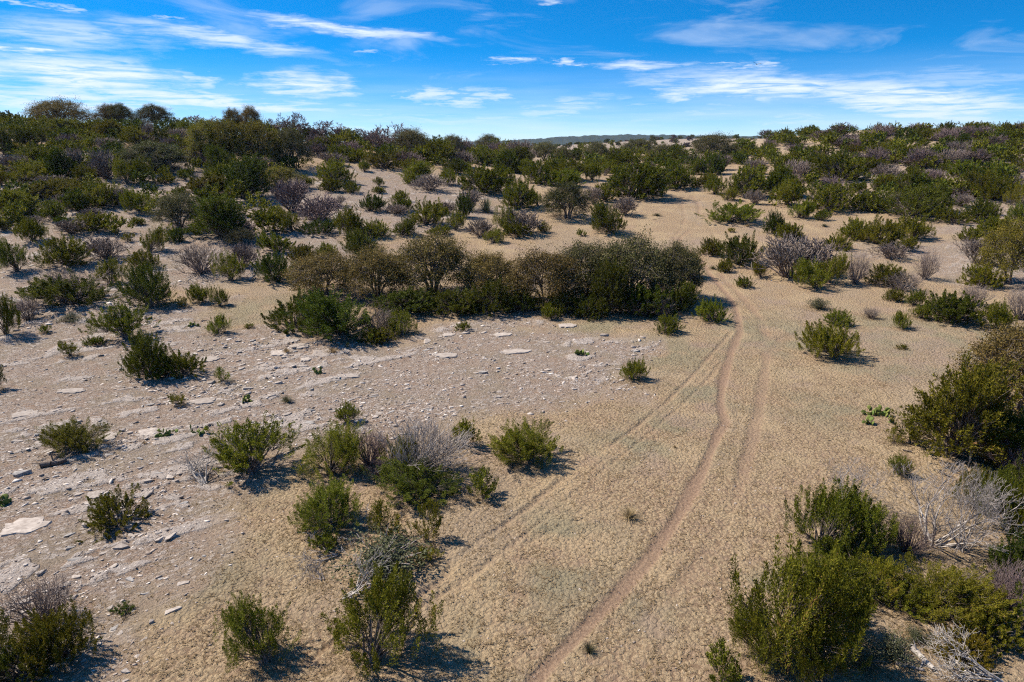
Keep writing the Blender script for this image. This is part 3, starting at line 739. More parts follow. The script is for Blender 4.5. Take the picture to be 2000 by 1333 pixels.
# ---- right skyline and hillside
Ps('J', (1540, 268, 28, 17), (1575, 266, 37, 18), (1710, 262, 24, 21), (1895, 260, 42, 20), (1930, 260, 38, 20), (1965, 262, 38, 20), (1998, 264, 34, 24), (1545, 284, 33, 20), (1620, 281, 37, 20),
   (1815, 275, 42, 22), (1960, 278, 42, 20), (1515, 324, 37, 30), (1550, 320, 32, 24), (1640, 315, 27, 16), (1675, 317, 30, 18), (1608, 336, 34, 34), (1720, 305, 52, 22), (1760, 313, 52, 27),
   (1790, 322, 42, 27), (1830, 325, 32, 22), (1885, 320, 42, 24), (1945, 303, 37, 20), (1975, 315, 32, 20), (1905, 324, 19, 13), (1930, 297, 32, 14), (1520, 383, 52, 52), (1640, 353, 82, 44),
   (1700, 338, 52, 27), (1735, 369, 42, 25), (1710, 369, 20, 16), (1790, 345, 32, 22), (1845, 337, 21, 15), (1775, 381, 54, 44), (1960, 348, 42, 27), (1880, 348, 52, 30), (1930, 341, 32, 17),
   (1535, 403, 52, 48), (1565, 428, 46, 32), (1620, 413, 84, 48), (1690, 413, 58, 36), (1722, 414, 32, 24), (1905, 388, 68, 54), (1950, 393, 62, 48), (1992, 404, 44, 44), (1862, 437, 62, 37),
   (1945, 468, 72, 47), (1990, 446, 50, 52), (1568, 427, 19, 24), (1605, 432, 32, 24), (1893, 472, 42, 32), (1540, 468, 54, 34), (1670, 468, 62, 44), (1720, 481, 84, 60), (1780, 468, 74, 49),
   (1768, 493, 40, 35), (1633, 489, 54, 35), (1480, 543, 30, 34), (1660, 300, 34, 16), (1740, 285, 34, 16), (1840, 312, 30, 16), (1990, 335, 40, 22), (1585, 300, 28, 14), (1670, 375, 40, 22), (1840, 365, 36, 20), (1500, 300, 30, 20))
Ps('D', (1750, 266, 27, 24), (1845, 260, 33, 19), (1795, 275, 43, 22), (1880, 289, 34, 26), (1990, 276, 24, 17), (1585, 333, 32, 30), (1763, 348, 14, 14), (1820, 416, 64, 54), (1775, 424, 94, 54), (1917, 434, 60, 48), (1510, 459, 38, 48))
Ps('P', (1640, 266, 54, 17), (1790, 264, 48, 21), (1515, 279, 32, 20), (1650, 288, 54, 23), (1690, 293, 43, 20), (1850, 281, 43, 28), (1915, 275, 43, 25), (1740, 298, 43, 18), (1850, 303, 43, 18),
   (1975, 348, 32, 22), (1600, 275, 40, 18), (1555, 300, 36, 16), (1720, 275, 44, 18), (1940, 285, 44, 18), (1980, 295, 36, 16), (1870, 268, 36, 16))
Ps('G', (1555, 355, 42, 37), (1730, 353, 47, 27), (1815, 353, 32, 20), (1760, 397, 42, 17), (1737, 508, 64, 34), (1880, 405, 40, 24), (1690, 325, 34, 16), (1930, 420, 36, 24), (1810, 385, 36, 20), (1600, 310, 30, 14), (1990, 365, 36, 20))

# ---- more scrub of the same kinds filling the slopes
fill = random.Random(4); SCRUB = []
boxes = [(0, 560, 256, 345, 105), (0, 540, 345, 470, 44), (560, 1000, 285, 335, 40), (1000, 1490, 304, 350, 34), (1490, 2000, 262, 330, 100), (1500, 2000, 330, 420, 40)]
for (u0, u1, v0, v1, cnt) in boxes:
    n_ = 0
    while n_ < cnt:
        u = fill.uniform(u0, u1); v = v0 + (v1 - v0) * fill.random() ** 1.2
        if 600 < u < 820 and 325 < v < 400 or 1300 < u < 1420 and v > 335: continue
        k_ = .55 + .45 * (v - 255) / 160
        wp = fill.uniform(26, 56) * k_ + 6
        kd = fill.choice('JJJDDDPGJDJ'); hp = wp * fill.uniform(.5, .8); n_ += 1
        if kd in 'PG': plant(kd, u, v, wp, hp)
        else: SCRUB.append((u, v, wp * 1.08, hp * 1.1, kd))
for u in range(-10, 900, 21):                            # low scrub hiding the feet of the skyline trees
    SCRUB.append((u + fill.uniform(-9, 9), 262 + max(0, u - 450) * .09, fill.uniform(36, 56), fill.uniform(20, 31), fill.choice('JDD')))
# the smallest hillside junipers, past the three hundred single ones, read as one mass of scrub
def scrub_mass(name, code, rows):
    srcs = [juniper(910 + k, 2.2, (1.7, 1.4, 2.0)[k], 13, 5, 8, .29, .105, .6, .0, .05, .33) for k in range(3)]
    raw_ = []
    for q in srcs:
        co = np.empty(len(q['crown'].vertices) * 3, np.float32); q['crown'].vertices.foreach_get('co', co); tv = np.empty(len(q['crown'].vertices), np.float32); q['crown'].attributes['tint'].data.foreach_get('value', tv); raw_.append((co.reshape(-1, 3), tv, q['W'], q['H']))
    V_, T_ = [], []
    for (u, v, wp, hp, _) in rows:
        p = at(u, v); mpp = proj(p)[2] / F; co, tv, W_, H_ = raw_[fill.randrange(3)]; a = fill.uniform(0, 6.28); c_, s_ = math.cos(a), math.sin(a)
        q = co * [wp * mpp / W_, wp * mpp / W_, hp * mpp / H_]
        V_.append(np.stack([q[:, 0] * c_ - q[:, 1] * s_, q[:, 0] * s_ + q[:, 1] * c_, q[:, 2]], 1) + p); T_.append(np.clip(tv + fill.uniform(-.15, .15), 0, 1))
    V_ = np.concatenate(V_)
    o = link(name, np_mesh(name, V_, np.arange(len(V_)).reshape(-1, 4), np.concatenate(T_)), M[code], kind='stuff'); o['category'] = 'scrub'; return o


scrub_mass('hillside_scrub', 'J', [r for r in SCRUB if r[4] == 'J'])['label'] = 'small green juniper scrub filling the slopes between larger bushes'
scrub_mass('hillside_scrub', 'D', [r for r in SCRUB if r[4] == 'D'])['label'] = 'small dark juniper scrub filling the slopes between larger bushes'

# ---- oak thicket in the middle
plant('O', 640, 585, 145, 100, 'thin brown-leaved oak at the left end of the oak thicket')
plant('O', 735, 590, 135, 115, 'brown-leaved oak with dark trunks, second from the left in the thicket')
plant('O', 852, 590, 165, 138, 'widest brown-leaved oak with bare forked trunk in the central thicket')
plant('O', 950, 592, 115, 105, 'smaller brown-leaved oak right of the forked trunk oak in the thicket')
plant('O', 1060, 608, 150, 128, 'brown-olive oak above the dry grass gap in the thicket')
plant('Q', 1140, 592, 150, 125, 'grey-olive oak behind the tall green cedar in the thicket')
plant('Q', 1235, 598, 175, 145, 'tallest grey-olive oak in the right half of the thicket')
plant('D', 1260, 618, 110, 70, 'dark juniper under the tallest thicket oak')
plant('D', 1150, 622, 70, 48, 'dark juniper left of the tall dark olive cedar')
plant('Q', 1312, 592, 112, 122, 'grey-olive oak at the right end of the thicket beside the track')
plant('D', 1190, 620, 78, 112, 'tall dark olive cedar standing in front of the grey-olive oaks')
plant('D', 1010, 612, 76, 64, 'dark juniper under the oaks left of the grass gap')
plant('D', 1105, 616, 80, 52, 'low dark juniper under the oaks right of the grass gap')
plant('D', 1330, 612, 60, 66, 'dark juniper shading the right foot of the thicket')
plant('J', 1335, 545, 62, 58, 'bright green juniper peeking over the right end of the thicket')
plant('G', 1290, 622, 46, 46, 'small grey leafless brush at the right foot of the thicket')
plant('P', 1245, 622, 70, 44, 'brown twiggy brush at the foot of the tallest thicket oak')
plant('J', 1075, 625, 36, 36, 'small green juniper sprouting below the dry grass gap')
plant('D', 790, 618, 120, 58, 'long dark juniper under the second thicket oak')
plant('D', 885, 618, 100, 60, 'dark juniper under the forked trunk oak')
plant('D', 962, 616, 100, 76, 'dark juniper right of the forked trunk under the thicket')
plant('D', 578, 648, 118, 84, 'leftmost dark green juniper of the thicket with low spreading branches')
plant('D', 655, 668, 140, 112, 'largest dark juniper at the left foot of the thicket')
plant('J', 785, 658, 58, 56, 'green juniper right of the grey brush at the thicket foot')
plant('G', 738, 660, 86, 62, 'pale grey leafless brush against the dark thicket junipers')
plant('J', 740, 672, 60, 38, 'low green juniper beneath the pale grey thicket brush')
plant('J', 905, 648, 27, 24, 'tiny green juniper on pebbles in front of the thicket')

# ---- left rocky flat
plant('D', 130, 603, 150, 66, 'wide dark juniper under a cap of grey twigs at far left')
plant('G', 140, 585, 130, 62, 'grey twig mound covering the wide dark juniper at far left')
plant('D', 290, 604, 88, 92, 'upright dark juniper casting a long shadow at the slope foot')
plant('J', 392, 592, 48, 43, 'sparse green juniper left of its twin near white deadwood')
plant('J', 430, 599, 34, 39, 'sparse green juniper right of its twin near white deadwood')
plant('J', 358, 602, 17, 23, 'tiny pale juniper left of the sparse pair')
plant('L', 242, 668, 110, 84, 'open juniper with bare forked stems behind the large pair')
plant('D', 290, 745, 80, 106, 'taller dark half of the juniper pair on the rocky flat')
plant('J', 358, 737, 88, 70, 'lower green half of the juniper pair on the rocky flat')
plant('J', 430, 655, 44, 42, 'small round juniper on pale gravel above the rock slabs')
plant('J', 488, 642, 17, 12, 'tiny juniper seedling right of the small round juniper')
plant('J', 136, 699, 30, 38, 'lone small juniper on the rubble at far left')
plant('J', 186, 677, 38, 26, 'small low juniper left of the open forked juniper')
plant('J', 90, 652, 20, 20, 'tiny juniper among stones near the left edge')
plant('S', 140, 632, 44, 14, 'flat grey-green ground shrub near the left edge')
plant('J', 15, 660, 55, 90, 'green juniper tree cut by the left edge above the rubble')
plant('G', 55, 630, 62, 52, 'grey leafless brush right of the left edge juniper')
plant('D', -6, 765, 34, 58, 'dark juniper mostly outside the left edge of the picture')
plant('J', 437, 750, 31, 36, 'small juniper on gravel right of the large pair')
plant('J', 347, 795, 28, 31, 'tiny round juniper on rubble below the large pair')
plant('J', 1237, 747, 51, 50, 'lone round juniper on grey gravel left of the track')
plant('J', 1302, 653, 50, 45, 'small juniper between the thicket and the left rut')
plant('J', 1388, 631, 57, 52, 'green juniper beside the track at the right end of the thicket')
plant('J', 1415, 533, 27, 29, 'small juniper in the sand beyond the track bend')
plant('J', 1453, 563, 32, 27, 'tiny juniper right of the track bend')
# ---- right of the track
plant('G', 1540, 548, 104, 90, 'dark grey leafless brush at the left of the grey brush bank')
plant('G', 1592, 540, 84, 76, 'pale grey leafless brush in the middle of the grey brush bank')
plant('G', 1670, 557, 50, 68, 'grey leafless brush at the right end of the grey brush bank')
plant('J', 1580, 566, 74, 64, 'green juniper in front of the grey brush bank')
plant('J', 1628, 558, 58, 66, 'taller green juniper at the right of the grey brush bank')
plant('J', 1728, 559, 68, 48, 'green juniper tangled in grey twigs right of the brush bank')
plant('G', 1757, 572, 72, 44, 'low grey twigs spilling right from the tangled juniper')
plant('G', 1805, 548, 44, 62, 'upright pale grey brush on gravel at right')
plant('J', 1787, 600, 34, 37, 'narrow juniper above another left of the dark clump')
plant('J', 1797, 625, 38, 34, 'narrow juniper below another left of the dark clump')
plant('J', 1745, 590, 34, 28, 'thin olive juniper left of the narrow pair')
plant('D', 1858, 634, 108, 68, 'broad dark juniper clump on the sand at right')
plant('J', 1758, 644, 38, 38, 'small pale juniper standing alone on the sand')
plant('G', 1700, 624, 32, 26, 'small grey twig tuft on the sand')
plant('S', 1597, 605, 42, 26, 'small grey-green sage on the sand')
plant('J', 1638, 638, 48, 36, 'small juniper directly behind the large lone juniper')
plant('J', 1622, 705, 102, 86, 'large lone juniper with long shadow right of the track')
plant('J', 1761, 683, 19, 13, 'tiny seedling on open sand right of the lone juniper')
plant('A', 1975, 560, 100, 132, 'yellow-olive oak at the right edge above the sand')
plant('J', 1915, 562, 68, 46, 'green juniper left of the yellow-olive oak')
plant('G', 1910, 520, 64, 56, 'grey leafless brush behind the juniper by the yellow-olive oak')
plant('G', 1905, 600, 60, 46, 'rounded grey brush below the yellow-olive oak')
plant('J', 1942, 646, 60, 64, 'olive juniper right of the broad dark clump')
plant('G', 1988, 628, 60, 66, 'pale grey brush at the right edge below the oak')
plant('O', 1990, 850, 215, 230, 'large brown-leaved oak at the right edge')
plant('J', 1868, 915, 172, 225, 'tall green cedar tree below the brown oak at right', 'tree0')
plant('J', 1745, 870, 34, 37, 'small juniper left of the foot of the tall cedar')
plant('J', 1776, 870, 45, 58, 'upright juniper against the foot of the tall cedar')
plant('L', 1757, 934, 44, 52, 'thin juniper on sand below the tall cedar')
plant('P', 1970, 935, 95, 90, 'purple-brown brush under the oak at the right edge')
plant('D', 1930, 905, 90, 110, 'dark juniper joining the tall cedar to the brown oak at right')
plant('D', 1985, 1000, 110, 110, 'dark juniper at the right edge below the purple-brown brush')
plant('J', 1905, 1000, 80, 90, 'green juniper behind the bleached trees at right')
plant('G', 1940, 800, 90, 80, 'grey twigs under the brown oak at the right edge')
plant('D', 2012, 930, 120, 150, 'dark juniper cut by the right edge below the brown oak')
# ---- right foreground
plant('J', 1612, 1095, 138, 165, 'green juniper with dead twigs on its crown, left of the bleached trees', 'bush0')
plant('J', 1690, 1092, 112, 135, 'green juniper just left of the bleached dead tree')
plant('J', 1700, 1178, 120, 100, 'low juniper in front of the bleached dead trees')
plant('W', 1850, 1100, 215, 205, 'bleached many-stemmed dead tree in the right foreground')
plant('W', 1878, 1095, 110, 195, 'narrow upright bleached dead tree in the right foreground')
plant('W', 1665, 1010, 125, 120, 'thin dead crown rising behind the green juniper at right')
plant('P', 1770, 1092, 80, 92, 'brown twig clump at the foot of the bleached trees')
plant('J', 1955, 1056, 98, 150, 'tall green juniper right of the bleached trees')
plant('J', 2010, 1060, 90, 130, 'green juniper cut by the right edge beside bleached trees')
plant('J', 1545, 1345, 235, 290, 'large upright juniper at the bottom right beside the track', 'bush2')
plant('J', 1632, 1250, 110, 120, 'juniper behind the large bottom right juniper')
plant('J', 1410, 1350, 66, 92, 'narrow juniper left of the large bottom right juniper')
plant('J', 1850, 1232, 190, 145, 'wide juniper below the bleached trees')
plant('J', 1600, 1190, 150, 130, 'juniper in the gap between the upper and lower right junipers')
plant('J', 1480, 1320, 110, 150, 'left flank juniper of the large bottom right juniper', 'bush5')
plant('D', 1665, 1140, 130, 100, 'dark juniper left of the brown twig clump')
plant('J', 1765, 1200, 110, 90, 'juniper under the brown twig clump at right')
plant('J', 1930, 1268, 120, 95, 'juniper right of the yellow-green low one')
plant('D', 1985, 1160, 100, 120, 'dark juniper at the right edge below the tall ones')
plant('J', 1590, 1345, 130, 160, 'juniper behind the right flank of the large bottom right juniper', 'bush5')
plant('Y', 1880, 1305, 105, 75, 'yellow-green low juniper above the dead branches')
plant('S', 1797, 1265, 60, 40, 'pale sage bush on the sand pocket at bottom right')
plant('S', 1730, 1296, 88, 66, 'grey sage right of the large bottom right juniper')
plant('S', 1690, 1322, 80, 60, 'dim grey-green sage at the bottom edge')
plant('G', 1905, 1180, 90, 64, 'grey twigs growing through the wide juniper')
plant('P', 1968, 1200, 95, 110, 'thin brown twigs at the right edge above dead branches')
plant('J', 1998, 1250, 60, 130, 'juniper cut by the right edge near the bottom')
# ---- left foreground
plant('J', 147, 893, 115, 82, 'juniper on rubble beside the dark fallen log')
plant('L', 500, 940, 170, 135, 'loose spreading juniper right of the bleached branch heap')
plant('J', 230, 1040, 114, 84, 'green juniper standing alone on the lower left slope')
plant('L', 680, 833, 48, 52, 'thin olive juniper behind the brush clump')
plant('J', 650, 938, 108, 120, 'left juniper of the brush clump, dense and green')
plant('P', 725, 918, 82, 86, 'dark twiggy brush in the middle of the brush clump')
plant('P', 757, 940, 76, 56, 'low purple-brown twigs in the brush clump')
plant('J', 785, 930, 72, 88, 'green juniper behind the silver-grey fan brush')
plant('J', 908, 880, 50, 66, 'upright juniper tips behind the silver-grey fan')
plant('H', 835, 945, 165, 130, 'large silver-grey leafless brush fanning to the right', None, 0.15)
plant('D', 815, 990, 160, 90, 'dark juniper at the foot of the silver-grey fan')
plant('J', 942, 980, 54, 66, 'small juniper right of the brush clump')
plant('J', 1025, 915, 130, 102, 'bright upright juniper beside the left rut')
plant('J', 643, 1050, 134, 116, 'green juniper below the brush clump')
plant('J', 630, 1086, 54, 48, 'low juniper with dead sticks beside it')
plant('J', 757, 1070, 66, 96, 'upright yellow-tipped juniper left of the bare gap')
plant('J', 832, 1070, 62, 92, 'narrow upright juniper right of the bare gap')
plant('S', 755, 1135, 165, 92, 'wide grey-green sage above the bleached branch')
plant('J', 835, 1105, 46, 40, 'small juniper right of the wide sage')
plant('J', 755, 1322, 205, 205, 'large feathery juniper at the bottom centre', 'bush2')
plant('J', 498, 1316, 122, 150, 'upright juniper left of the large bottom juniper', 'bush5')
plant('D', 240, 1200, 40, 23, 'tiny dark juniper among white stones at lower left')
plant('G', 78, 1245, 135, 120, 'grey leafless brush behind the bottom left juniper')
plant('J', 112, 1316, 140, 145, 'full green juniper at the bottom left')
plant('J', 2, 1285, 60, 95, 'juniper cut by the left edge near the bottom')
plant('D', 40, 1350, 125, 100, 'dark juniper in the bottom left corner')

# ---- scrub on the far rocky ridge and the far valley floor, too far to tell apart
low = juniper(900, 2.2, 1.7, 14, 5, 22, .26, .10)
PROTO['far'] = low
frng = np.random.default_rng(77); made = 0
while made < 270:
    x, y = frng.uniform(-60, 330), frng.uniform(190, 520)
    u, v, f = proj((x, y, float(terrain(x, y))))
    if not (860 < u < 1560) or frng.random() > .3 + .7 * (y > 230): continue
    e = bpy.data.objects.new('ridge_shrub', None); COL.objects.link(e)
    s = frng.uniform(.5, 1.7); e.location = (x, y, float(terrain(x, y)) - .05); e.scale = (s, s, s * frng.uniform(.7, 1.1)); e.rotation_euler = (0, 0, frng.uniform(0, 6.28))
    link('trunk', low['trunk'], BARK, e); link('crown', low['crown'], M['DJQP'[frng.integers(0, 4)]], e)
    e['category'] = 'shrub'; e['group'] = 'shrubs dotted over the far rocky ridge'; e['label'] = 'tiny dark shrub dotted on the far pale rocky ridge'
    made += 1

# ------------------------------------------------------------------ labels of the plants that have none yet
def zone(u, v, hm):
    side = 'left' if u < 560 else 'middle' if u < 1000 else 'far valley' if u < 1485 else 'right'
    if side == 'left':
        return 'on the left skyline' if v < 262 else 'just below the left skyline' if v < 292 else 'high on the left slope' if v < 345 else 'halfway up the left slope' if v < 400 else 'low on the left slope' if v < 470 else 'at the foot of the left slope'
    if side == 'middle':
        return 'on the middle skyline' if v < 300 else 'below the middle skyline' if v < 332 else 'around the bare middle slope' if v < 385 else 'on the lower middle slope' if v < 440 else 'just behind the oak thicket'
    if side == 'far valley':
        return 'across the far valley' if v < 322 else 'in the far valley scrub' if v < 358 else 'near the far end of the track' if v < 405 else 'beside the sandy track beyond the thicket'
    return 'on the right skyline' if v < 268 else 'just below the right skyline' if v < 290 else 'high on the right slope' if v < 318 else 'halfway up the right slope' if v < 350 else 'low on the right slope' if v < 395 else 'at the foot of the right slope' if v < 450 else 'right of the sandy track above the brush bank'


ORD = ['leftmost', 'second', 'third', 'fourth', 'fifth', 'sixth', 'seventh', 'eighth', 'ninth', 'tenth', 'eleventh', 'twelfth', 'thirteenth', 'fourteenth', 'fifteenth', 'sixteenth', 'seventeenth', 'eighteenth', 'nineteenth', 'twentieth', 'twenty-first', 'twenty-second', 'twenty-third', 'twenty-fourth', 'twenty-fifth', 'twenty-sixth', 'twenty-seventh', 'twenty-eighth']
sets = {}
for rec in PLANTS:
    e, code, u, v, wm, hm, lab = rec
    if lab: e['label'] = lab
    else:
        size = 'small' if wm < 1.6 else 'large' if wm > 3.4 else 'mid-sized'
        sets.setdefault((size, KIND[code][2], zone(u, v, hm)), []).append(rec)
    e['group'] = {'J': 'junipers', 'D': 'junipers', 'Y': 'junipers', 'L': 'junipers', 'S': 'sage bushes', 'W': 'bleached dead trees', 'B': 'bare trees on the skyline'}.get(code, 'live oaks' if code in 'OQAV' else 'leafless brush') + ' on the ranch land'
for (size, look, zn), rows in sets.items():
    rows.sort(key=lambda r: r[2])
    for k, r in enumerate(rows):
        r[0]['label'] = f'{size} {look} {zn}' + ('' if len(rows) == 1 else (', leftmost such' if k == 0 else ', rightmost such' if k == len(rows) - 1 else f', {ORD[k]} from left' if k < len(ORD) else f', number {k + 1} from left'))

# ------------------------------------------------------------------ prickly pear, sotol, grass tufts
def pad_mesh(seed):
    bm = bmesh.new(); bmesh.ops.create_uvsphere(bm, u_segments=10, v_segments=7, radius=1)
    rng = np.random.default_rng(seed)
    for vv in bm.verts:
        x, y, z = vv.co; k = .75 + .25 * (z + 1) / 2 * 1.3
        vv.co = (x * .5 * k, y * .11, (z + 1) * .5)
    me = bpy.data.meshes.new('cactus_pad'); bm.to_mesh(me); bm.free()
    for pp_ in me.polygons: pp_.use_smooth = True
    a = me.attributes.new('tint', 'FLOAT', 'POINT'); a.data.foreach_set('value', np.full(len(me.vertices), .3 + .2 * seed, np.float32)); return me


PADS = [pad_mesh(k) for k in range(3)]


def cactus(u, v, wpx, n, label, seed):
    rng = np.random.default_rng(seed); p = at(u, v); f = proj(p)[2]; wm = wpx * f / F
    e = bpy.data.objects.new('prickly_pear', None); COL.objects.link(e); e.location = p
    ps = .17
    for k in range(n):
        a = rng.uniform(0, 6.28); r = wm * .42 * math.sqrt(rng.random())
        x, y = r * math.cos(a), r * math.sin(a) * .6
        o = link('pad', PADS[k % 3], M['C'], e); lift = (k % 3 == 2) * ps * .8
        o.location = (x, y, float(terrain(p[0] + x, p[1] + y)) - p[2] - .01 + lift); s = ps * rng.uniform(.8, 1.3)
        o.scale = (s, s, s); o.rotation_euler = (rng.normal() * .5, rng.normal() * .5, rng.uniform(0, 6.28))
    e['category'] = 'cactus'; e['label'] = label; e['group'] = 'prickly pears'


cactus(1712, 810, 58, 34, 'largest prickly pear sprawling on open sand left of the tall cedar', 1)
cactus(1697, 829, 18, 9, 'small prickly pear just below the largest one', 2)
cactus(1738, 826, 12, 5, 'tiny prickly pear right of the small one', 3)
cactus(1137, 694, 26, 14, 'prickly pear on grey gravel in front of the thicket', 4)
cactus(328, 852, 38, 18, 'prickly pear among rubble above the bleached branch heap', 5)
cactus(385, 847, 40, 14, 'low prickly pear right of another among the rubble', 6)
cactus(380, 638, 24, 11, 'prickly pear left of the small round juniper', 7)
cactus(483, 787, 28, 12, 'prickly pear on the rocky flat below the thicket', 8)
cactus(620, 730, 18, 8, 'prickly pear on red soil below the thicket shadow', 9)
cactus(10, 985, 24, 10, 'prickly pear at the left edge above the pale bedrock', 10)

p = at(950, 415); f = proj(p)[2]
me, W0, H0 = blades(9, 2.3, 1.7, 170, .045, (.05, 1.5), .15, 'sotol_rosette')
e = bpy.data.objects.new('sotol', None); COL.objects.link(e); e.location = p
link('leaf_rosette', me, M['K'], e)
sv, sf = tubes(np.array([(0, 0, -.1, 0, 0, .25, .16, .12)]), 8); link('stem', np_mesh('sotol_stem', sv, sf), BARK, e)
e['category'] = 'sotol'; e['label'] = 'spiky sotol rosette with pale dry leaves behind the oak thicket'

TUFTS = [blades(20 + k, .5, .20, 190, .007, (.45, 1.5), .6)[0] for k in range(3)]
for k, (u, v, wpx, lab) in enumerate([
        (1150, 1274, 42, 'olive grass tuft standing in the track at the bottom'), (1228, 1012, 56, 'pale yellow grass clump between the ruts'), (1283, 422, 30, 'grey-green grass tufts on the sand beyond the thicket'),
        (1460, 443, 18, 'grass tuft below the wide low juniper beyond the thicket'), (1393, 526, 26, 'grey grass tuft right of the thicket end'), (560, 786, 40, 'round grey-green grass clump on the rocky flat'),
        (282, 868, 15, 'tiny yellow tuft on rubble left of the prickly pears'), (1610, 443, 26, 'grey grass tuft at the foot of the right slope'), (1050, 588, 46, 'dry yellow grass in the gap of the oak thicket'), (560, 690, 26, 'dry grass clump left of the rock slabs'),
        (650, 690, 40, 'brown grass below the thicket shadow'), (1318, 875, 14, 'small brown tuft beside the main rut')]):
    p = at(u, v); s = wpx * proj(p)[2] / F / .5
    o = link('grass_tuft', TUFTS[k % 3], M['S'] if k in (0, 2, 4, 5, 7) else M['T']); o.location = p; o.scale = (s, s, min(s, 1.3)); o.rotation_euler = (0, 0, k)
    o['category'] = 'grass tuft'; o['label'] = lab; o['group'] = 'grass tufts'

# ------------------------------------------------------------------ rocks
def stone(seed, flat):
    rng = np.random.default_rng(seed); bm = bmesh.new()
    n = 12
    for k in range(n):
        a = rng.uniform(0, 6.283); r = rng.uniform(.6, 1.0)
        z = rng.choice([-.5, .5]) * rng.uniform(.6, 1)
        bm.verts.new((math.cos(a) * r * .5, math.sin(a) * r * .5 * rng.uniform(.6, .9), z * flat))
    bmesh.ops.convex_hull(bm, input=bm.verts[:])
    for vv in [q for q in bm.verts if not q.link_faces]: bm.verts.remove(vv)
    me = bpy.data.meshes.new('limestone'); bm.to_mesh(me); bm.free(); return me


STONES = [stone(k, (.16, .22, .3, .42, .13, .25)[k % 6]) for k in range(12)]


def bedrock(seed):
    """irregular flush plate, cracked outline"""
    rng = np.random.default_rng(seed); bm = bmesh.new(); n = 26
    ang = np.linspace(0, 6.283, n, endpoint=False)
    rr = .5 * (.62 + .5 * rng.random(n)); rr = rr * .75 + np.roll(rr, 1) * .25
    topv = [bm.verts.new((math.cos(a) * r, math.sin(a) * r, .5 + rng.normal() * .12)) for a, r in zip(ang, rr)]
    bot = [bm.verts.new((math.cos(a) * r * 1.06, math.sin(a) * r * 1.06, -1.0)) for a, r in zip(ang, rr)]
    inn = [bm.verts.new((math.cos(a) * r * .55, math.sin(a) * r * .55, .8 + rng.normal() * .2)) for a, r in zip(ang[::2], rr[::2])]
    c0 = bm.verts.new((0, 0, .85)); k2 = len(inn)
    for k in range(n): bm.faces.new((topv[k], bot[k], bot[(k + 1) % n], topv[(k + 1) % n]))
    for k in range(k2):
        a, b, c_ = topv[2 * k], topv[2 * k + 1], topv[(2 * k + 2) % n]; i, j = inn[k], inn[(k + 1) % k2]
        bm.faces.new((a, b, i)); bm.faces.new((b, j, i)); bm.faces.new((b, c_, j)); bm.faces.new((i, j, c0))
    bmesh.ops.recalc_face_normals(bm, faces=bm.faces[:])
    me = bpy.data.meshes.new('bedrock_slab'); bm.to_mesh(me); bm.free(); return me


BED = [bedrock(40 + k) for k in range(4)]
for k, (u, v, wpx, dpx, lab) in enumerate([
        (45, 1030, 110, 34, 'large pale pitted bedrock slab at the left edge'), (408, 703, 44, 12, 'pale bedrock slab right of the large juniper pair'), (585, 677, 46, 11, 'upper pale slab left of the thicket shadow'),
        (545, 690, 48, 12, 'lower pale slab left of the thicket shadow'), (1005, 688, 84, 10, 'long pale bedrock streak on gravel in front of the thicket'), (597, 703, 24, 9, 'small pale slab below the thicket shadow'),
        (870, 695, 60, 10, 'pale slab on red soil in front of the thicket'), (185, 968, 40, 16, 'flat slab on the lower left slope'), (45, 810, 60, 14, 'pale ledge near the left edge'), (140, 765, 60, 10, 'long pale ledge left of the large juniper pair'),
        (395, 785, 60, 12, 'pale ledge right of the tiny round juniper'), (290, 845, 50, 16, 'pale ledge above the prickly pears'), (875, 655, 34, 8, 'small pale slab in front of the thicket'), (1108, 637, 44, 9, 'pale slab in the shade edge of the thicket'), (210, 855, 42, 18, 'tilted pale slab right of the rubble juniper'),
        (680, 735, 60, 9, 'pale bedrock patch below the thicket shadow'), (980, 655, 50, 8, 'pale slab left of the long bedrock streak')]):
    p = at(u, v); f = proj(p)[2]; dep = math.asin((CH - p[2]) / np.linalg.norm(p - [0, 0, CH]))
    o = link('bedrock_slab', BED[k % 4], ROCK); o.location = (p[0], p[1], p[2] + .03); o.scale = (wpx * f / F * .85, dpx * f / F / math.sin(dep) * .9, .03); o.rotation_euler = (0, 0, .15 * (k % 3))
    o['kind'] = 'thing'; o['category'] = 'rock slab'; o['label'] = lab; o['group'] = 'bedrock slabs'

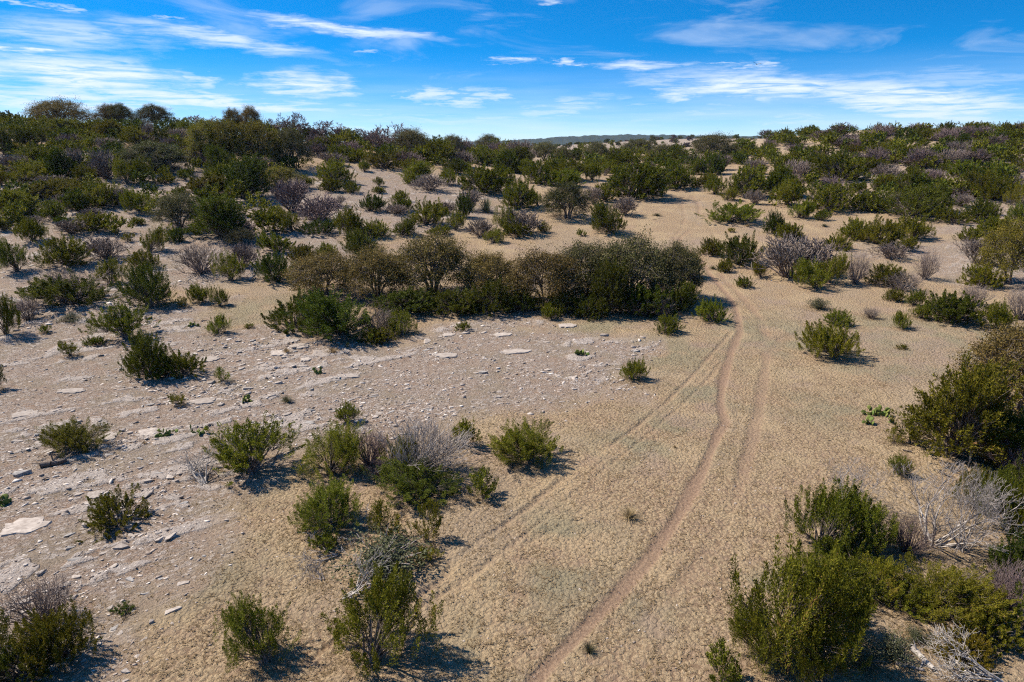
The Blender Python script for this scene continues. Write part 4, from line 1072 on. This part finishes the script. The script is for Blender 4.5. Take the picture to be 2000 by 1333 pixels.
NAMED = [(45, 927, 38, 3, ROCKGREY, 'dark grey boulder at the left edge'), (295, 938, 30, 2, ROCK, 'long tilted stone left of the bleached branch heap'), (330, 935, 22, 0, ROCK, 'flat pale stone beside the bleached branch heap'),
         (205, 842, 22, 1, ROCK, 'white block right of the rubble juniper'), (75, 866, 26, 0, ROCK, 'long white stone left of the rubble juniper'), (36, 864, 22, 1, ROCK, 'white stone near the left edge'),
         (554, 700, 16, 3, ROCK, 'white cube-like stone left of the thicket shadow'), (1207, 762, 9, 3, ROCK, 'white stone left of the lone round juniper'), (295, 1218, 14, 3, ROCK, 'white stone on grass at lower left'), (337, 1220, 12, 2, ROCK, 'small white stone right of another on grass at lower left'),
         (275, 1188, 18, 2, ROCK, 'pink-white stone by the tiny dark juniper'), (215, 1190, 16, 3, ROCK, 'tall white stone left of the tiny dark juniper'), (350, 998, 18, 1, ROCK, 'flat white stone below the bleached branch heap'), (288, 970, 26, 0, ROCK, 'grey flat stone above the alone juniper'),
         (985, 919, 10, 2, ROCK, 'pale stone left of the bright upright juniper foot'), (768, 836, 10, 2, ROCK, 'white stone on gravel behind the silver-grey fan'), (275, 793, 22, 2, ROCKGREY, 'dark grey stone below the large juniper pair'), (300, 1015, 12, 1, ROCK, 'white stone right of the alone juniper'),
         (835, 668, 24, 1, ROCK, 'pale block in front of the thicket brush'), (1107, 823, 10, 2, ROCK, 'white stone on dry grass right of the bright juniper')]
rrng = np.random.default_rng(99)
ROCKP = []


def put_stone(x, y, s, k, mat, rz, lab, grp, sz=1.0):
    o = link('limestone_rock', STONES[k % 12], mat); xy_ = np.array([x]), np.array([y]); z = float(terrain(x, y) + relief(*xy_, rocky_mask(*xy_))[0]) - .02 - s * .05
    o.location = (x, y, z + .02 + s * .03); o.scale = (s * 1.15, s * .85, s * sz); o.rotation_euler = (rrng.normal() * .10, rrng.normal() * .10, rz)
    o['category'] = 'rock'; o['label'] = lab; o['group'] = grp; return o


for k, (u, v, wpx, fl, mat, lab) in enumerate(NAMED):
    p = at(u, v); put_stone(p[0], p[1], wpx * proj(p)[2] / F * 1.1, fl + 6 * (k % 2), mat, k * 1.3, lab, 'loose limestone rocks')
cand = []
tries = 0
while len(cand) < 16000 and tries < 60:
    tries += 1
    d = 9 + 50 * rrng.random(6000) ** 1.3; a = rrng.uniform(-.75, .42, 6000); x, y = d * np.sin(a), d * np.cos(a)
    rkm = rocky_mask(x, y); cl = sst(.35, .7, fbm(x, y, 2.2, 91))
    ok = rrng.random(6000) < (rkm ** 1.5) * (.15 + .85 * cl) + .012
    for q in np.where(ok)[0]: cand.append((x[q], y[q], rkm[q]))
cand = np.array(cand[:16000])
size = .03 + .06 * rrng.random(len(cand)) + .30 * rrng.random(len(cand)) ** 18 + .11 * rrng.random(len(cand)) ** 6
size = size * (.8 + .5 * sst(.4, .65, fbm(cand[:, 0], cand[:, 1], 4.0, 97)))
size = np.where(cand[:, 2] < .25, np.minimum(size, .08), size)
app = size / np.hypot(cand[:, 0], cand[:, 1])
order = np.argsort(-app)
LAND = [(147, 880, 'rubble juniper by the dark log'), (230, 1020, 'lower left lone juniper'), (400, 940, 'bleached branch heap'), (500, 920, 'loose spreading juniper'), (45, 1030, 'pitted bedrock slab'),
        (112, 1290, 'full bottom left juniper'), (320, 725, 'large juniper pair'), (136, 695, 'lone small juniper at far left'), (347, 790, 'tiny round juniper'), (437, 745, 'small juniper on gravel'), (560, 785, 'round grey-green grass clump'),
        (680, 830, 'thin olive juniper'), (655, 665, 'largest dark thicket juniper'), (905, 646, 'tiny juniper before the thicket'), (1137, 694, 'prickly pear on grey gravel'), (1005, 688, 'long bedrock streak'), (1237, 745, 'lone round juniper'),
        (870, 800, 'silver-grey fan brush'), (1025, 900, 'bright upright juniper'), (430, 650, 'small round juniper'), (242, 660, 'open forked juniper'), (500, 1300, 'upright bottom juniper'), (328, 850, 'prickly pear in rubble'), (75, 866, 'long white stone')]
near_l = {}
for k in order[:280]:
    x, y = cand[k, :2]; u, v, f = proj((x, y, float(terrain(x, y))))
    lu, lv, ln_ = min(LAND, key=lambda q: (q[0] - u) ** 2 + ((q[1] - v) * 2) ** 2)
    rel = ('right of' if u > lu else 'left of') if abs(u - lu) > 1.3 * abs(v - lv) else ('below' if v > lv else 'above')
    tone = 'pale' if rrng.random() < .8 else 'grey'
    near_l.setdefault((tone, rel, ln_), []).append((math.hypot(u - lu, 2 * (v - lv)), k))
for (tone, rel, ln_), rows in near_l.items():
    for q, (_, k) in enumerate(sorted(rows)):
        put_stone(cand[k, 0], cand[k, 1], size[k], int(rrng.integers(0, 12)), ROCK if tone == 'pale' else ROCKGREY, .5 + rrng.normal() * .5, f'{tone} limestone flake {rel} the {ln_}' + ('' if len(rows) == 1 else ', closest to it' if q == 0 else f', {ORD[q]} closest' if q < len(ORD) else f', number {q + 1} closest'), 'loose limestone flakes')
VV, FF, TT, off = [], [], [], 0
raw = []
for me in STONES:
    me.calc_loop_triangles(); co = np.empty(len(me.vertices) * 3); me.vertices.foreach_get('co', co)
    tr = np.empty(len(me.loop_triangles) * 3, np.int32); me.loop_triangles.foreach_get('vertices', tr); raw.append((co.reshape(-1, 3), tr.reshape(-1, 3)))
rest = order[280:]
zt = terrain(cand[rest, 0], cand[rest, 1]) + relief(cand[rest, 0], cand[rest, 1], cand[rest, 2]) - .018 - size[rest] * .05
for q, k in enumerate(rest):
    co, tr = raw[int(rrng.integers(0, 12))]; a = .5 + rrng.normal() * .6; s = size[k]
    c_, s_ = math.cos(a), math.sin(a); R3 = np.array([[c_, -s_, 0], [s_, c_, 0], [rrng.normal() * .15, rrng.normal() * .15, 1]])
    VV.append((co * [1.2, .85, 1]) @ R3.T * s + [cand[k, 0], cand[k, 1], zt[q] + .02 + s * .03]); FF.append(tr + off); off += len(co); TT.append(np.full(len(co), rrng.random()))
pm = np_mesh('limestone_pebbles', np.concatenate(VV), np.concatenate(FF), np.concatenate(TT))
m, t, out = new_mat('pebble_stone')
c = t.ramp(t.attr('tint'), [(0, (.15, .112, .09)), (.3, (.28, .228, .19)), (.7, (.42, .36, .31)), (1, (.62, .56, .50))])
c = t.mix(t.range(t.noise(t.new('ShaderNodeNewGeometry').outputs['Position'], 18, 3), .4, .7, 0, .4), c, (.36, .27, .205, 1))
p = t.new('ShaderNodeBsdfPrincipled'); t.put(p.inputs['Base Color'], c); p.inputs['Roughness'].default_value = .9; t.l.new(p.outputs[0], out.inputs[0])
pb = link('limestone_pebbles', pm, m, kind='stuff'); pb['label'] = 'pale limestone pebbles strewn over the rocky ground'; pb['category'] = 'pebbles'

# ------------------------------------------------------------------ dead wood
def lay_branch(name, seed, u, v, length_px, heading, label, thick=.03, depth=3, spread=.6, n=1, flat=.35, mat=WHITEBARK, lift=.05):
    rng = np.random.default_rng(seed); p = at(u, v); L = length_px * proj(p)[2] / F
    e = bpy.data.objects.new(name, None); COL.objects.link(e); e.location = p
    big, fine = [], []
    for k in range(n):
        segs, tips = [], []
        a = heading + rng.normal() * (.0 if n == 1 else .5)
        grow(rng, np.array([0, 0, lift]) + rng.normal(size=3) * [.05, .05, 0] * (n > 1), np.array([math.cos(a), math.sin(a), flat]), L * .42, thick, depth, segs, tips, up=-.02, jit=.16, spread=spread, split=(2, 3), steps=4, shrink=(.5, .8))
        s = np.array(segs); s[:, 2] = np.maximum(np.abs(s[:, 2]), .01); s[:, 5] = np.maximum(np.abs(s[:, 5]), .01); s[:, 6:8] = np.maximum(s[:, 6:8], .004)
        big.append(s[s[:, 8] == depth, :8]); fine.append(s[s[:, 8] < depth, :8])
    v1, f1 = tubes(np.concatenate(big), 6); link('limb', np_mesh('limb', v1, f1, smooth=True), mat, e)
    v2, f2 = tubes(np.concatenate(fine), 4); link('twigs', np_mesh('twigs', v2, f2), mat, e)
    e['category'] = 'dead branch'; e['label'] = label; e['group'] = 'dead branches on the ground'


lay_branch('dead_branch', 1, 398, 950, 95, 2.3, 'bleached branch heap on the left slope beside the loose juniper', .026, 3, .5, 12, .5)
lay_branch('dead_branch', 2, 672, 1172, 135, .7, 'bleached forked branch behind the large bottom juniper', .022, 3, .55, 6, .55)
lay_branch('dead_branch', 3, 665, 1088, 100, 3.0, 'grey fallen sticks left of the wide sage', .016, 3, .45, 4, .08)
lay_branch('dead_branch', 4, 728, 1035, 80, 2.1, 'thin bleached stick standing between two junipers', .018, 1, .3, 1, .8)
lay_branch('dead_branch', 5, 665, 1052, 50, -.3, 'short bleached stick beside the low juniper', .018, 2, .5, 2, .15)
lay_branch('dead_branch', 6, 488, 548, 36, .9, 'white deadwood at the foot of the dark left juniper', .05, 2, .6, 4, .7)
lay_branch('dead_branch', 7, 1950, 1335, 150, 2.7, 'tangle of bleached branches at the bottom right corner', .024, 3, .5, 9, .35)
lay_branch('dead_branch', 8, 1985, 1262, 60, 2.0, 'bent white stick at the right edge', .022, 2, .5, 2, .4)
lay_branch('dead_branch', 9, 1275, 430, 26, .0, 'thin stick lying on sand beyond the thicket', .02, 1, .4, 1, .05, BARK)
lay_branch('dead_branch', 10, 630, 1135, 60, 2.6, 'faint grey twigs on grass left of the forked branch', .012, 2, .5, 3, .1, GREYBARK)
lay_branch('dead_branch', 11, 1780, 885, 24, 2.6, 'dark stick on sand at the foot of the tall cedar', .03, 1, .5, 1, .2, BARK)


def log(u0, v0, u1, v1, r, mat, label, seed):
    rng = np.random.default_rng(seed); a, b = at(u0, v0), at(u1, v1); a[2] += r * .8; b[2] += r * .9; n = 7; pts = [a + (b - a) * k / n + rng.normal(size=3) * [.25 * r, .25 * r, .2 * r] for k in range(n + 1)]
    e = bpy.data.objects.new('fallen_log', None); COL.objects.link(e); e.location = a
    seg = [(*(pts[k] - a), *(pts[k + 1] - a), r * (1 - .05 * k), r * (1 - .05 * (k + 1))) for k in range(n)]
    v1_, f1_ = tubes(np.array(seg), 9); link('bole', np_mesh('bole', v1_, f1_, smooth=True), mat, e)
    caps = []
    for q, (pt, rr) in enumerate(((pts[0] - a, r), (pts[-1] - a, r * (1 - .05 * n)))):
        d = unit(pts[-1] - pts[0]) * (-1 if q == 0 else 1); caps.append((*pt, *(pt + d * r * .15), rr, rr * .05))
    vb, fb = tubes(np.array(caps), 9); link('broken_end', np_mesh('broken_end', vb, fb), mat, e)
    st = []
    for k in (2, 4):
        d = unit(rng.normal(size=3) + [0, 0, 1.2]); st.append((*(pts[k] - a), *(pts[k] - a + d * r * 4), r * .35, r * .1))
    vb, fb = tubes(np.array(st), 5); link('stub', np_mesh('stub', vb, fb), mat, e)
    e['category'] = 'log'; e['label'] = label; e['group'] = 'fallen logs'


log(78, 915, 130, 905, .10, BARK, 'dark fallen log below the juniper on the rubble', 1)
log(1780, 1268, 1822, 1312, .07, WHITEBARK, 'short bleached log on the sand pocket at bottom right', 2)
log(1855, 1285, 1895, 1325, .05, WHITEBARK, 'bleached log under the yellow-green juniper', 3)
log(1750, 1298, 1805, 1312, .04, GREYBARK, 'thin grey log beside the sage at bottom right', 4)

# ------------------------------------------------------------------ short dry grass over the open ground (uncountable)
grng = np.random.default_rng(8)
N = 230000
d = 8.5 + 36 * grng.random(N) ** 1.15; a = grng.uniform(-.72, .72, N); x, y = d * np.sin(a), d * np.cos(a)
rkm = rocky_mask(x, y); rd = np.full(N, 9.0)
for line, hw, dp, br in RUTW[:6]: rd = np.minimum(rd, poly_line_dist(x, y, line) / hw * (1.0 if br > .45 else 1.5))
lump = vnoise(x, y, .26, 21) * .6 + vnoise(x, y, .15, 22) * .4
keep = (grng.random(N) < (1 - .88 * rkm) * np.clip((rd - .6), 0, 1) * sst(.35, .6, lump) * (.35 + .65 * sst(.35, .55, fbm(x, y, 1.4, 61))))
x, y = x[keep], y[keep]; n = len(x)
z = terrain(x, y) + .03 * (lump[keep] > .42)
nb = [(pl[0].location.x, pl[0].location.y, pl[4]) for pl in PLANTS if math.hypot(pl[0].location.x, pl[0].location.y) < 48]
px_, py_ = [], []
for (bx_, by_, bw) in nb:
    k_ = int(70 + 150 * bw); aa_ = grng.uniform(0, 6.283, k_); rr_ = bw * (.15 + .55 * grng.random(k_)); px_.append(bx_ + np.cos(aa_) * rr_); py_.append(by_ + np.sin(aa_) * rr_)
px_, py_ = np.concatenate(px_), np.concatenate(py_)
tall = np.concatenate([np.zeros(n), np.ones(len(px_))]); x = np.concatenate([x, px_]); y = np.concatenate([y, py_]); z = np.concatenate([z, terrain(px_, py_) + .01]); n = len(x)
B = 3
bx = np.repeat(np.stack([x, y, z - .01], 1), B, 0); aa = grng.uniform(0, 6.283, n * B); ee = grng.uniform(.05, .8, n * B); ln = grng.uniform(.025, .065, n * B) * (1 + np.repeat(tall, B) * .9)
dv = np.stack([np.cos(aa) * np.cos(ee), np.sin(aa) * np.cos(ee), np.sin(ee)], 1); sv = np.stack([-np.sin(aa), np.cos(aa), aa * 0], 1) * (grng.uniform(.006, .013, n * B))[:, None]
V3 = np.stack([bx - sv, bx + sv, bx + dv * ln[:, None]], 1).reshape(-1, 3)
tint = np.repeat(np.clip(.42 + .35 * (np.repeat(fbm(x, y, .9, 19), B) - .5) + grng.normal(size=n * B) * .18, 0, 1), 3)
gmh = np_mesh('dry_grass', V3, np.arange(len(V3)).reshape(-1, 3), tint)
gr = link('dry_grass', gmh, M['T'], kind='stuff'); gr['label'] = 'short dry tan grass over the open ground'; gr['category'] = 'grass'

# ------------------------------------------------------------------ soaring bird
bm = bmesh.new()
prof = [(-.30, .01), (-.22, .05), (-.08, .085), (.08, .08), (.18, .05), (.24, .045), (.30, .01)]
ringsv = []
for (px_, rr) in prof:
    ringsv.append([bm.verts.new((px_, math.cos(q * math.pi / 3) * rr, math.sin(q * math.pi / 3) * rr)) for q in range(6)])
for r0, r1 in zip(ringsv[:-1], ringsv[1:]):
    for q in range(6): bm.faces.new((r0[q], r0[(q + 1) % 6], r1[(q + 1) % 6], r1[q]))
for sgn in (1, -1):
    root = [bm.verts.new(c_) for c_ in ((.12, sgn * .05, .03), (-.10, sgn * .05, .03))]
    midw = [bm.verts.new(c_) for c_ in ((.16, sgn * .40, .20), (-.12, sgn * .40, .19))]
    tipw = [bm.verts.new(c_) for c_ in ((.04, sgn * .80, .30), (-.10, sgn * .76, .29))]
    lowr = [bm.verts.new((q.co.x, q.co.y, q.co.z - .02)) for q in root + midw + tipw]
    up6 = root + midw + tipw
    for A_, B_ in ((0, 2), (2, 4)):
        bm.faces.new((up6[A_], up6[A_ + 1], up6[B_ + 1], up6[B_])); bm.faces.new((lowr[A_], lowr[B_], lowr[B_ + 1], lowr[A_ + 1]))
        bm.faces.new((up6[A_], up6[B_], lowr[B_], lowr[A_])); bm.faces.new((up6[A_ + 1], lowr[A_ + 1], lowr[B_ + 1], up6[B_ + 1]))
    bm.faces.new((up6[4], up6[5], lowr[5], lowr[4]))
tl = [bm.verts.new(c_) for c_ in ((-.24, .03, .0), (-.24, -.03, .0), (-.46, -.10, .0), (-.46, .10, .0))]; tb = [bm.verts.new((q.co.x, q.co.y, q.co.z - .015)) for q in tl]
bm.faces.new(tl); bm.faces.new(tb[::-1])
for q in range(4): bm.faces.new((tl[q], tb[q], tb[(q + 1) % 4], tl[(q + 1) % 4]))
bmesh.ops.recalc_face_normals(bm, faces=bm.faces[:])
bme = bpy.data.meshes.new('bird'); bm.to_mesh(bme); bm.free()
bird = link('bird', bme, rough_mat('dark_feathers', (.012, .011, .012), (.03, .026, .024), 8, .1))
dd_ = pixel_dir(1478, 126); bird.location = tuple(np.array([0, 0, CH]) + dd_ * 150); bird.rotation_euler = (.25, .1, 1.2)
bird['category'] = 'bird'; bird['label'] = 'dark bird soaring against the blue sky at right'

# ------------------------------------------------------------------ air
bm = bmesh.new(); bmesh.ops.create_cube(bm, size=1.0); hme = bpy.data.meshes.new('haze'); bm.to_mesh(hme); bm.free()
m, t, out = new_mat('clear_air')
pv = t.new('ShaderNodeVolumePrincipled'); pv.inputs['Color'].default_value = (.62, .78, 1.0, 1); pv.inputs['Density'].default_value = .00008; pv.inputs['Anisotropy'].default_value = .2
t.l.new(pv.outputs[0], out.inputs['Volume'])
hz = link('haze', hme, m, kind='stuff'); hz.location = (0, 0, -5); hz.scale = (18600, 18600, 140); hz['label'] = 'thin blue air between here and the far ridge'
